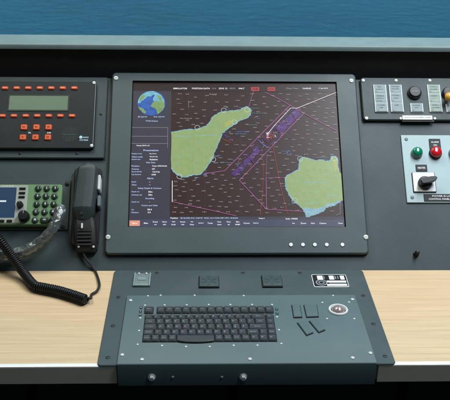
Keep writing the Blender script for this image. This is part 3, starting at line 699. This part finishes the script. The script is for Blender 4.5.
# trackball
tc_ = K(338.3, 309.2, TZ + .002)
b = MB(); b.lathe((0, 0), [(.0168, 0), (.0168, .0016), (.0158, .0030), (.0141, .0030), (.0124, .0008), (.0122, -.001)], 'screw', 36); 
b.build('trackball_ring', kbu, loc=(*tc_, TZ))
b = MB(); R0 = .0125; b.lathe((0, 0), [(R0 * math.sin(a), -.0045 + R0 * math.cos(a)) for a in [PI * .5 - i * PI * .5 / 10 for i in range(11)]], 'ball', 28); b.build('trackball', kbu, ang=60, loc=(*tc_, TZ))
# plates behind the tray : grey latch, two black vent pads, white printed label
r_ = rectK(133.6, 274.2, 150.6, 287.2, ZP); b = MB()
w, h = r_[2] - r_[0], r_[3] - r_[1]
b.rr((-w / 2, -h / 2, w / 2, h / 2), 0, .0022, 'acryl', .004, .0008)
b.rr((-w / 2, -h / 2, -w / 2 + .003, h / 2), .0018, .0042, 'strip', .001, .0006); b.rr((w / 2 - .003, -h / 2, w / 2, h / 2), .0018, .0042, 'strip', .001, .0006); b.rr((-w / 2 + .0031, -h / 2, w / 2 - .0031, -h / 2 + .006), .0018, .0042, 'strip', .001, .0006)
b.rr((-w * .26, -h * .06, w * .26, h * .18), .0018, .0034, 'strip', .0016, .0006)
b.cyl((-w * .22, h * .44), .0020, .0018, .0044, 'screw', 12, .0005); b.cyl((w * .22, h * .44), .0020, .0018, .0044, 'screw', 12, .0005)
b.build('latch', kbu, loc=((r_[0] + r_[2]) / 2, (r_[1] + r_[3]) / 2, ZP))
def pad():
    m_ = MB(); w, h = .0365, .0395
    m_.rr((-w / 2, -h / 2, w / 2, h / 2), 0, .0030, 'plastic', .0012, .0005)
    m_.rr((-w / 2 + .0014, -h / 2 + .0014, w / 2 - .0008, h / 2 - .0008), .0028, .0042, 'plate', .0012, .0005)
    for i in range(6):
        a = math.radians(30 + 60 * i); ca, sa = math.cos(a), math.sin(a)
        m_.poly(ccw([(ca * .004 - sa * .0012, sa * .004 + ca * .0012), (ca * .004 + sa * .0012, sa * .004 - ca * .0012), (ca * .014 + sa * .0030, sa * .014 - ca * .0030), (ca * .0155, sa * .0155), (ca * .014 - sa * .0030, sa * .014 + ca * .0030)]), .0040, .0045, 'panel')
    return m_
po = pad().build('vent_pad', kbu)
copies(po, kbu, [(*K(208.9, 282.6, ZP), ZP), (*K(271.8, 282.2, ZP), ZP)])
r_ = rectK(312.6, 274.2, 347.6, 286.8, ZP + .001); w, h = r_[2] - r_[0], r_[3] - r_[1]; b = MB()
b.rr((-w / 2, -h / 2, w / 2, h / 2), 0, .0008, 'white', .004, .0002)
b.rr((-w / 2 + .0011, -h / 2 + .0016, w / 2 - .0011, h / 2 - .0016), .0006, .0010, 'tag', .0032, .0001)
zz = .0012
def fl(a, c, d, f, k): b.flat([(-w / 2 + w * a, h / 2 - h * f), (-w / 2 + w * c, h / 2 - h * f), (-w / 2 + w * c, h / 2 - h * d), (-w / 2 + w * a, h / 2 - h * d)], zz, k)
for a, c in ((.15, .31), (.49, .63), (.81, .93)): fl(a, c, .12, .44, 'white')
for a, c in ((.33, .36), (.65, .69), (.73, .76)): fl(a, c, .15, .40, 'dim_white')
fl(.40, .95, .52, .66, 'white'); fl(.38, .95, .79, .93, 'white'); fl(.46, .94, .69, .75, 'dim_white')
b.ring((-w / 2 + w * .24, -h * .17), h * .24, h * .06, zz, 'dim_white'); b.ring((-w / 2 + w * .24, -h * .17), h * .13, h * .05, zz, 'dim_white')
b.build('printed_label', kbu, loc=((r_[0] + r_[2]) / 2, (r_[1] + r_[3]) / 2, ZP))

# ================================================================ ALARM UNIT (upper left)
al = thing('alarm_unit', 'black alarm unit with orange keys and grey green display at upper left', 'alarm unit')
b = MB(); ur, vb_, vt_ = P(106.3, 118)[0], P(50, 159.4)[1], .4015
pts = rrect((-.66, vb_, ur, vt_), .003, 3)
b.poly(pts, .0008, .0068, 'panel', .0015); b.build('mounting_plate', al)
b = MB(); b.box((-.662, vb_ - .0016, .0002), (ur + .0015, vt_ - .004, .0009), 'black'); b.build('gasket', al, smooth=False)
UO = .0145
r_ = rectP(-60, 81.2, 95.2, 148.3, UO); r_ = (-.55, r_[1], r_[2], r_[3])
b = MB(); b.rr(r_, .0065, UO, 'unit', .005, .0015); b.build('front_panel', al)
b = MB(); x = r_[2]; b.box((x - .0022, r_[1] + .006, UO - .0005), (x - .0012, r_[3] - .004, UO + .0006), 'dim_white'); b.build('edge_highlight', al, smooth=False)  # pale strip painted as the highlight on the unit's right edge
def on(px, py): return P(px, py, UO)
q = rectP(9.3, 96.2, 67.8, 110.2, UO); b = MB()
b.rr((q[0] - .003, q[1] - .003, q[2] + .003, q[3] + .003), UO - .001, UO + .0008, 'lcd_frame', .001, .0004); b.rr(q, UO, UO + .0012, 'lcd', .0005, .0002)
b.build('display', al)
def okey(w, h, mark):
    m_ = MB(); m_.rr((-w / 2 - .0015, -h / 2 - .0015, w / 2 + .0015, h / 2 + .0015), -.0005, .0010, 'orange_dk', .0036, .0004)
    m_.rr((-w / 2, -h / 2, w / 2, h / 2), .0008, .0028, 'orange', .0020, .0010)
    if mark == 'bar': m_.flat([(-w * .22, -h * .10), (w * .22, -h * .10), (w * .22, h * .10), (-w * .22, h * .10)], .00295, 'orange_dk')
    elif mark == 'pale': m_.flat([(-w * .28, -h * .16), (w * .28, -h * .16), (w * .28, h * .16), (-w * .28, h * .16)], .00295, 'orange_pale')
    elif mark: m_.text(mark, 0, 0, .00295, h=h * .45, key='orange_dk')
    return m_
k1 = okey(.0118, .0060, 'pale').build('soft_key', al)
copies(k1, al, [(*on(x, y), UO) for x, y in [(x, 88.3) for x in (-6.5, 5, 16.7, 28.2, 39.8, 51.3, 62.7, 74.3)] + [(x, 116) for x in (-9, 2.5, 13.9, 25.7, 37.2, 48.8, 60.4, 72)]])
for x, y, mk in ((24, 127.5, 'bar'), (36.4, 127.5, 'bar'), (48.6, 127.5, 'o'), (22.9, 137.6, '+'), (35.4, 137.6, 'x'), (47.9, 137.6, 'o')):
    okey(.0118, .0108, mk).build('square_key', al, loc=(*on(x, y), UO))
b = MB(); c = on(29.7, 132.8); b.text('SEL', c[0], c[1], UO + .0004, h=.0030, key='white'); c = on(49, 132.9); b.text('DIM', c[0], c[1], UO + .0004, h=.0030, key='white')
b.build('key_writing', al, smooth=False)
c = on(69.3, 134.7); b = MB()
for i in range(-5, 6):
    x = i * .0028; hh = math.sqrt(max(0, .0165 ** 2 - x * x))
    if hh > .003: b.box((x - .0006, -hh, -.0004), (x + .0006, hh, .0003), 'black'); b.box((x + .0007, -hh, -.0004), (x + .0011, hh, .0005), 'bezel')
b.box((-.0145, -.0005, .0002), (.0145, .0005, .0007), 'bezel')
b.build('speaker_grille', al, smooth=False, loc=(*c, UO))
c = on(84, 138.7); b = MB(); b.lathe((-.0062, .0030), [(.0032, .0002), (.0032, .0005), (.001, .0006)], 'logo', 18)
b.text('MARINE', .0034, .0026, .0005, w=.0105, h=.0030, key='logo'); b.text('SYSTEMS', 0, -.0032, .0005, w=.0165, h=.0032, key='logo'); b.build('emblem', al, smooth=False, loc=(*c, UO))
copies(screw_mb(.0034, .0018).build('screw', al), al, [(*on(94, 83), UO), (*on(91.6, 145.8), UO)])
b = MB(); b.lathe((0, 0), [(.0026, 0), (.0026, .001), (.0012, .0016)], 'darkbolt', 12); copies(b.build('plate_bolt', al), al, [(*P(101, 114, .0068), .0068), (*P(77, 153.4, .0068), .0068), (*P(20, 153.4, .0068), .0068)])

# ================================================================ RADIO (lower left)
ra = thing('radio_set', 'radio with green keypad front and blue screen below the alarm unit', 'radio')
b = MB(); rp = rectP(-40, 179, 69.5, 229.5, .004); rp = (-.52, rp[1], rp[2], rp[3])
b.rr(rp, .0004, .0050, 'panel', .002, .0008); b.build('mounting_plate', ra)
b = MB(); b.lathe((0, 0), [(.0038, 0), (.0038, .0022), (.0025, .003), (.0008, .003)], 'darkbolt', 12); copies(b.build('plate_bolt', ra), ra, [(*P(67.2, 183.6, .005), .005), (*P(63.4, 226.8, .005), .005)])
RO = .017
g_ = rectP(0, 184.4, 61, 224.6, RO); ug = g_[2]; b = MB()
b.rr((-.50, g_[1], ug, g_[3]), .0048, RO, 'green', .004, .0012); b.build('front_panel', ra)
up_ = P(27, 204, RO)[0]
b = MB(); b.rr((-.49, g_[1] + .003, up_, g_[3] - .002), RO - .0005, RO + .0008, 'pale', .003, .0004); b.build('screen_surround', ra)
q = rectP(-40, 187.6, 15.6, 217.7, RO); q = (-.475, q[1], q[2], q[3])
b = MB(); b.rr(q, RO + .0003, RO + .0014, 'scr_blue', .001, .0003)
c = P(3, 201.4, RO); b.box((q[0] + .02, c[1] - .0016, RO + .0012), (P(6.4, 201, RO)[0], c[1] + .0016, RO + .0016), 'scr_white'); b.build('screen', ra, smooth=False)
b = MB(); c = P(8, 186.2, RO); b.text('CH 16  25 W', c[0], c[1], RO + .0010, w=.022, h=.0028, key='white'); b.build('brand_strip', ra, smooth=False).name = 'writing'
def ro(px, py): return P(px, py, RO)
def rkey(w, t):
    m_ = MB()
    if w > .013: pts = rrect((-w / 2, -.0062, w / 2, .0062), .006, 6)
    else: pts = [(.0062 * math.cos(2 * PI * i / 20), .0062 * math.sin(2 * PI * i / 20)) for i in range(20)]
    i1 = inset(pts, .0008); i2 = inset(pts, .0020)
    m_.loops([[(x, y, 0) for x, y in pts], [(x, y, .0022) for x, y in pts], [(x, y, .0030) for x, y in i1], [(x, y, .0034) for x, y in i2]], 'keygreen')
    m_.text(t, 0, .0003, .0036, h=.0042 if len(t) == 1 else .0030, key='white')
    return m_
cols = [[(38.5, 188.6), (47, 188.6), (55.5, 188.6)], [(37.8, 196.4), (46.2, 196.4), (54.7, 196.4)], [(37, 204.3), (45.5, 204.3), (54, 204.3)], [(36.2, 212.1), (44.7, 212.1), (53.2, 212.1)], [(35.3, 220.2), (44.8, 220.2), (53, 220.2)]]
for row, tt in zip(cols, (('1', '2', '3'), ('4', '5', '6'), ('7', '8', '9'), ('C', '0', '#'), ('M', 'OK', 'E'))):
    for (x, y), t in zip(row, tt): rkey(.012 if t != 'OK' else .0175, t).build('keypad_key', ra, ang=50, loc=(*ro(x, y), RO))
b = MB()
b.rr((-.0019, -.0019, .0019, .0019), 0, .0024, 'plastic', .0008, .0005); so = b.build('small_key', ra)
copies(so, ra, [(*ro(x0_ - .45 * j + dx, y), RO + .0006) for j, y in enumerate((188.8, 193.2, 197.2)) for x0_ in (20.6,) for dx in (0, 2.1, 4.2)])
b = MB(); b.rr((-.005, -.0022, .005, .0022), 0, .0024, 'plastic', .0008, .0005); so = b.build('screen_key', ra); copies(so, ra, [(*ro(x, 221.2), RO + .0006) for x in (1.8, 9.6)])
def knob(r, h): 
    m_ = MB(); n = 32
    ringp = lambda k, z, amp: [(r * k * (1 + amp * (i % 2)) * math.cos(2 * PI * i / n), r * k * (1 + amp * (i % 2)) * math.sin(2 * PI * i / n), z) for i in range(n)]
    m_.loops([ringp(1.02, 0, 0), ringp(1.0, h * .15, .03), ringp(.92, h * .85, .03), ringp(.82, h, 0), ringp(.3, h * 1.02, 0)], 'plastic'); 
    m_.box((-r * .06, r * .3, h * .99), (r * .06, r * .85, h * 1.04), 'dim_white'); return m_
knob(.0060, .011).build('knob', ra, loc=(*P(19.6, 203.9, RO + .008), RO)); knob(.0106, .014).build('knob', ra, loc=(*P(23.4, 215.5, RO + .010), RO))

# ================================================================ HANDSET, CRADLE, CORDS
cr = thing('handset_cradle', 'black cradle behind the grey handset, screwed to the console panel', 'cradle')
b = MB(); b.rr((P(73, 210)[0], P(85, 246, 0)[1], P(100.5, 210)[0], P(85, 170)[1]), .0004, .010, 'rubber', .006, .002); b.build('base', cr)
for y0_, y1_ in ((176.5, 191.5), (197, 208)):
    b = MB(); c0 = P(98.5, y1_, .02); c1 = P(99.5, y0_, .02); b.rr((c0[0] - .002, c0[1], c1[0] + .0035, c1[1]), .008, .030, 'steel' if y0_ < 190 else 'acryl', .003, .0015); b.build('side_clip', cr)
hs = thing('handset', 'dark grey telephone handset with black mouthpiece hanging on its cradle', 'handset')
HO = .040
secs = []
for (px, py, pr) in ((76.5, 171.5, 98.6), (75.2, 180, 98), (74, 190, 97), (72.8, 200, 96), (71.6, 209, 94.6)):
    l_, r__ = P(px, py, HO - .010), P(pr, py, HO - .010); secs.append((l_[1], (l_[0] + r__[0]) / 2, (r__[0] - l_[0]) / 2, 1.0))
top_v = P(88.5, 163.2, HO - .010)[1]; v0_, c0_, w0_, _ = secs[0]
pre = []
for k in range(7):
    a = PI / 2 * (1 - k / 7); pre.append((v0_ + (top_v - v0_) * math.sin(a), c0_ + .0015 * math.sin(a), max(w0_ * math.cos(a), w0_ * .12), .62 + .38 * math.cos(a)))
secs = pre + secs
shape = [(-1, .012), (-1, .028), (-.90, .036), (-.70, .0405), (-.06, .0440), (.06, .0440), (.74, .0410), (.92, .036), (1, .028), (1, .012)]
b = MB()
b.loops([[(c + f * w, v, .012 + (o_ - .012) * k) for f, o_ in shape] for v, c, w, k in secs], 'handset', True, True)
b.build('earpiece', hs, ang=28)
v1_, c1_, w1_, _ = secs[-1]                         # lighter end face, cut back with a hole
ev = P(82, 219.5, .03)[1]
b = MB(); b.loops([[(c1_ + f * w1_, v1_ + .0004, o_ + .0006) for f, o_ in shape], [(c1_ + f * w1_ * .97, v1_ - (v1_ - ev) * .35, .012 + (o_ - .012) * .92) for f, o_ in shape], [(c1_ - .001 + f * w1_ * .62, ev, .012 + (o_ - .012) * .62) for f, o_ in shape]], 'handset')
b.build('end_cap', hs, ang=28)
c = P(81.6, 213, .040); b = MB(); b.cyl((0, 0), .0030, -.008, .0005, 'black', 16); b.build('microphone_hole', hs, loc=(c[0], c[1], .0398))
mp = []
for py, l_, r_2, h in ((216.5, 73.2, 93.5, .022), (222, 73, 96, .026), (232, 73.2, 97, .024), (242, 74, 97.2, .020), (248.5, 75, 96.8, .016), (251, 77.5, 95, .012)):
    A_, B_ = P(l_, py, .018), P(r_2, py, .018); mp.append((A_[1], (A_[0] + B_[0]) / 2, (B_[0] - A_[0]) / 2, h))
shape2 = [(-1, 0), (-1, .55), (-.86, .85), (-.6, 1), (.6, 1), (.86, .85), (1, .55), (1, 0)]
b = MB(); b.loops([[(c + f * w, v, .004 + h * k) for f, k in shape2] for v, c, w, h in mp], 'rubber')
for i in range(5):
    v = mp[2][0] - i * .0065; b.box((mp[2][1] - .013, v - .0012, .020), (mp[2][1] + .013, v + .0012, .0288 - i * .0008), 'rubber')
b.build('mouthpiece', hs, ang=30)
c = P(82, 226, .030); b = MB(); b.rr((-.0016, -.005, .0016, .005), -.006, .003, 'steel', .001, .0006); b.build('hook_tab', hs, loc=(*c, .030))
copies(screw_mb(.0022, .0014).build('screw', hs), hs, [(*P(93.5, 246.8, .022), .022), (*P(78.6, 246.6, .022), .022)])

# coiled cord
def world_panel(px, py, o):
    u, v = P(px, py, o); return Vector(pp(u, v, o))
def world_desk(px, py, z):
    x, y = K(px, py, z); return Vector((x, y, z))
def spline(pts, step):
    P_ = [pts[0] * 2 - pts[1]] + pts + [pts[-1] * 2 - pts[-2]]; out = []
    for i in range(1, len(P_) - 2):
        a, b_, c, d = P_[i - 1:i + 3]; n = max(2, int((c - b_).length / step))
        for k in range(n):
            t = k / n; out.append(.5 * ((2 * b_) + (c - a) * t + (2 * a - 5 * b_ + 4 * c - d) * t * t + (3 * b_ - 3 * c + d - a) * t ** 3))
    out.append(P_[-2]); return out
cc = thing('coiled_cord', 'black coiled handset cord lying on the left wooden desk', 'cord', panel=False)
path = [world_panel(-34, 206, .05), world_panel(-14, 224, .045), world_panel(2, 243, .040), world_panel(13, 258, .032), world_desk(24, 273, .016), world_desk(34, 285, .0105), world_desk(43, 287.5, .0105), world_desk(58, 290.5, .0105), world_desk(73, 295, .0105), world_desk(86, 299.5, .0105)]
cp = spline(path, .0004)
pitch = .0040; cr_ = .0073; hel = []; s = 0; a_ = None
for i, p in enumerate(cp):
    t = (cp[min(i + 1, len(cp) - 1)] - cp[max(i - 1, 0)]).normalized()
    if a_ is None: a_ = t.cross(Vector((0, 0, 1))).normalized()
    a_ = (a_ - t * a_.dot(t)).normalized(); bb = t.cross(a_)
    if i: s += (p - cp[i - 1]).length
    w = 2 * PI * s / pitch; hel.append(p + (a_ * math.cos(w) + bb * math.sin(w)) * cr_)
b = MB(); b.tube(hel, .0017, 'plastic', 7)
b.tube(cp[::6], .0056, 'black', 8); b.build('coil', cc, ang=80)
end = hel[-1]
thin = [end, end + Vector((.004, -.001, .0)), world_desk(91.5, 294.5, .004), world_desk(97.2, 290.5, .004), world_desk(99.3, 283.5, .004), world_panel(95, 270.5, .006), world_panel(88.5, 262, .008), world_panel(84, 255, .010), world_panel(83, 249, .013)]
b = MB(); b.tube(spline(thin, .002), .0023, 'rubber', 8); b.build('straight_lead', cc, ang=80)

# film wrapped cable
fc = thing('wrapped_cable', 'grey cable wrapped in crinkled clear plastic film curving down from the radio', 'cable', panel=False)
path = [world_panel(61.5, 206, .030), world_panel(59, 216, .034), world_panel(52.5, 229, .034), world_panel(42, 241, .028), world_panel(29, 249.5, .022), world_panel(14, 254, .018), world_panel(-4, 256, .016), world_panel(-30, 256, .014)]
fp = spline(path, .002)
b = MB(); b.tube(fp, .0062, 'acryl', 10, rad=lambda i: .0066 + .0007 * math.sin(i * 1.9)); b.build('cable', fc, ang=80)
ff = fp[::3] + [fp[-1]]                         # crumpled film : few big facets, flat shaded
def filmr(i):
    return lambda j: .0102 + random.uniform(-.0014, .0014) - (.004 if i == 0 else 0)
b = MB(); b.tube(ff, .01, 'film', 11, rad=filmr)
tri_f = []; tri_m = []
for f, k in zip(b.f, b.mi):
    if len(f) == 4:
        tri_f += ([(f[0], f[1], f[2]), (f[0], f[2], f[3])] if random.random() < .5 else [(f[0], f[1], f[3]), (f[1], f[2], f[3])]); tri_m += [k, k]
    else: tri_f.append(f); tri_m.append(k)
b.f, b.mi = tri_f, tri_m
b.build('plastic_film', fc, smooth=False)

# ================================================================ LAMP AND LABEL PLATE (upper right)
sp = thing('indicator_plate', 'dark grey plate with rows of pale label inserts beside the monitor top', 'indicator plate')
a0 = P(361.2, 100)[0]; vb2 = P(400, 121.8)[1]
b = MB(); b.rr((a0, vb2, .70, .4035), .0008, .0085, 'panel', .006, .0015); b.build('mounting_plate', sp)
b = MB(); b.box((a0 - .0020, vb2 - .0024, .0002), (.702, .399, .0009), 'black'); b.build('gasket', sp, smooth=False)
IO = .0085
def io(px, py, o=IO): return P(px, py, o)
copies(screw_mb(.0034, .0018).build('screw', sp), sp, [(*io(x, y), IO) for x, y in ((363.2, 80.6), (396, 80.6), (429.8, 80.6), (366.5, 118.3), (463, 80.6))])
def strip(cx0, cx1, ys, keys, marks):
    top, bot = ys[0], ys[-1]; q = rectP(cx0, top, cx1, bot, IO); w = q[2] - q[0]; h = q[3] - q[1]; cx, cy = (q[0] + q[2]) / 2, (q[1] + q[3]) / 2
    m_ = MB(); m_.rr((-w / 2, -h / 2, w / 2, h / 2), -.0005, .0030, 'strip_edge', .0008, .0008)
    ob = m_.build('label_holder', sp, loc=(cx, cy, IO))
    for (a, c), k, mk in zip(zip(ys, ys[1:]), keys, marks):
        f0, f1 = (a - top) / (bot - top), (c - top) / (bot - top)
        hh = h * (f1 - f0) - .0018; m2 = MB(); ww = w - .0046
        m2.rr((-ww / 2, -hh / 2, ww / 2, hh / 2), 0, .0012, k, .0006, .0003)
        for i, t in enumerate(mk): m2.text(t, -ww * .05, hh * (.24 - .30 * i), .0014, w=ww * (.66 if len(t) > 4 else .36), h=.0022, key='panel')
        m2.cyl((-ww * .34, -hh * .36), .0008, .001, .0015, 'tag', 8)
        m2.build('label_insert', ob, loc=(0, h / 2 - h * (f0 + f1) / 2, .0026))
strip(373.9, 387, (85.2, 94.3, 103.4, 112.6), ('strip',) * 3, (('MAIN', 'SUPPLY'), ('EMERG', 'SUPPLY', 'FAIL'), ('ALARM', 'LAMP')))
strip(389.6, 402.6, (85.2, 93.6, 103.4, 112.6), ('strip',) * 3, (('SYSTEM', 'FAILURE'), ('POWER', 'ON'), ('LAMP',)))
strip(410.2, 423, (103.8, 112.6), ('strip',), (('BUZZER', 'STOP'),))
strip(428, 441, (85.2, 94.3, 103.4, 112.6), ('strip_g',) * 3, (('WATCH', 'ALARM'), ('RESET', ''), ('GENERAL', 'ALARM')))
strip(445.8, 459, (104.6, 112.8), ('strip',), (('DIMMER', ''),))
c = io(414.9, 92.0, IO + .006); b = MB(); b.lathe((0, 0), [(.0142, 0), (.0142, .004), (.0136, .0046), (.0126, .0048), (.0120, .0080), (.0104, .0094), (.001, .0096)], 'plastic', 32)
b.text('PUSH', 0, 0, .0098, w=.013, h=.0030, key='dim_white'); b.build('buzzer_button', sp, loc=(*c, IO))
q = rectP(402.4, 115.6, 432.3, 119.8, IO + .003); b = MB(); b.rr(q, IO + .0002, IO + .0040, 'white', .0008, .0006); 
b.rr((q[0] - .0004, q[1] - .0034, q[2] + .004, q[1] + .0005), IO - .0005, IO + .0010, 'tag', .0006, .0002); b.text('NAVIGATION EQUIPMENT ALARM', (q[0] + q[2]) / 2, (q[1] + q[3]) / 2, IO + .0043, w=(q[2] - q[0]) * .86, h=.0030, key='dim_white'); b.build('name_bar', sp)  # the dark strip below is the bar's shadow, built as black geometry
copies(screw_mb(.0028, .0016).build('bar_screw', sp), sp, [(*io(400.8, 118.5), IO), (*io(434.8, 118.6), IO)])
c = io(448.6, 93, IO + .004); b = MB(); b.lathe((0, 0), [(.0130, 0), (.0130, .006), (.0112, .0085), (.009, .009), (.001, .009)], 'plastic', 28); b.build('switch_collar', sp, loc=(*c, IO))
c = io(448.4, 97.6, IO + .014); b = MB(); b.lathe((0, 0), [(.0050, 0), (.0056, .004), (.0082, .008), (.0088, .011), (.0078, .0145), (.004, .0165), (.001, .017)], 'yellow', 24); b.build('yellow_cap', sp, ang=50, loc=(*c, IO + .008))

# ================================================================ CONTROL PANEL (right)
cpn = thing('lamp_control_panel', 'pale blue control panel with green and red lamps and a rotary switch at right', 'control panel')
q = rectP(404, 135.2, 460, 202.6, .003); CO = .0034
b = MB(); b.rr((q[0], q[1], .66, q[3]), .0003, CO, 'white_panel', .0012, .0006); b.build('face_plate', cpn)
def co(px, py, o=CO): return P(px, py, o)
copies(screw_mb(.0036, .0014, 'strip').build('screw', cpn), cpn, [(*co(406.2, 139.2), CO), (*co(412.2, 197.4), CO)])
def lamp(px, py, key, r, name='indicator_lamp'):
    m_ = MB(); m_.lathe((0, 0), [(r * 1.12, 0), (r * 1.12, .004), (r * 1.0, .0055), (r * .98, .0045)], 'dim_white' if key != 'lamp_red' else 'plastic', 28)
    o = m_.build(name, cpn, loc=(*co(px, py, CO + .006), CO))
    m2 = MB(); m2.lathe((0, 0), [(r, .002), (r * 1.0, .008), (r * .96, .010), (r * .86, .0118), (r * .70, .0130), (r * .45, .0138), (r * .2, .0141), (.0001, .0142)], key, 28); m2.build('lens', o, ang=60); o['label'] = {'lamp_green': 'green indicator lamp', 'lamp_red': 'red indicator lamp under a black tag', 'lamp_blue': 'blue indicator lamp at the frame edge'}[key]
lamp(417.3, 152.2, 'lamp_green', .0102); lamp(436, 152.2, 'lamp_red', .0112); lamp(455.5, 152.2, 'lamp_blue', .0108)
q = rectP(429.2, 139, 440.6, 151.5, CO); b = MB(); b.rr(q, CO - .0005, CO + .0014, 'tag', .0012, .0004)
cx = (q[0] + q[2]) / 2; c = co(436, 142.4); b.text('ALARM', cx, c[1], CO + .0017, w=.0150, h=.0034, key='white'); c = co(436, 145.4); b.text('ON', cx, c[1], CO + .0017, h=.0034, key='white'); b.build('lamp_tag', cpn)
q = rectP(415.7, 164.8, 427, 171.5, CO); b = MB(); b.rr(q, CO - .0005, CO + .0014, 'tag', .0008, .0004); b.text('HEATER', (q[0] + q[2]) / 2, (q[1] + q[3]) / 2, CO + .0017, w=.015, h=.0040, key='white'); b.build('switch_tag', cpn)
q = rectP(413.2, 172.6, 435, 191.6, CO + .002); b = MB()
b.rr((q[0] - .0012, q[1] - .0016, q[2] + .0012, q[3] + .0008), CO - .0005, CO + .0020, 'tag', .0018, .0005); b.rr(q, CO + .001, CO + .0030, 'white', .0016, .0004)
ro_ = b.build('rotary_switch', cpn)
c = P(426, 181.6, CO + .012); b = MB(); R_ = .0135; n = 28
b.lathe((0, 0), [(R_, 0), (R_, .0045), (R_ * .92, .007), (R_ * .6, .008), (.0001, .008)], 'plastic', n)
A_ = math.radians(16); ca, sa = math.cos(A_), math.sin(A_)
def rot(x, y): return (x * ca - y * sa, x * sa + y * ca)
ov = [(-.0125, -.0030), (-.010, -.0052), (0, -.0064), (.012, -.0052), (.0195, -.0030), (.0215, 0), (.0195, .0030), (.012, .0052), (0, .0064), (-.010, .0052), (-.0125, .0030)]
ov = [rot(*p) for p in ov]
b.loops([[(x, y, .0075) for x, y in ov], [(x, y, .017) for x, y in ov], [(x * .92, y * .86, .0195) for x, y in ov]], 'plastic')
b.build('switch_handle', ro_, ang=40, loc=(*c, CO + .003))
q = rectP(423.8, 194.2, 478, 201.4, CO); b = MB(); b.rr(q, CO - .0005, CO + .0014, 'tag', .0008, .0004)
c1_ = co(432, 196.3); c2_ = co(428.5, 199.3); b.text('POWER IS LOCATED ON', c1_[0], c1_[1], CO + .0017, h=.0036, w=.066, key='white', align='l'); b.text('CONTROL PANEL MAIN BOARD', c2_[0], c2_[1], CO + .0017, h=.0036, w=.074, key='white', align='l'); b.build('warning_tag', cpn)
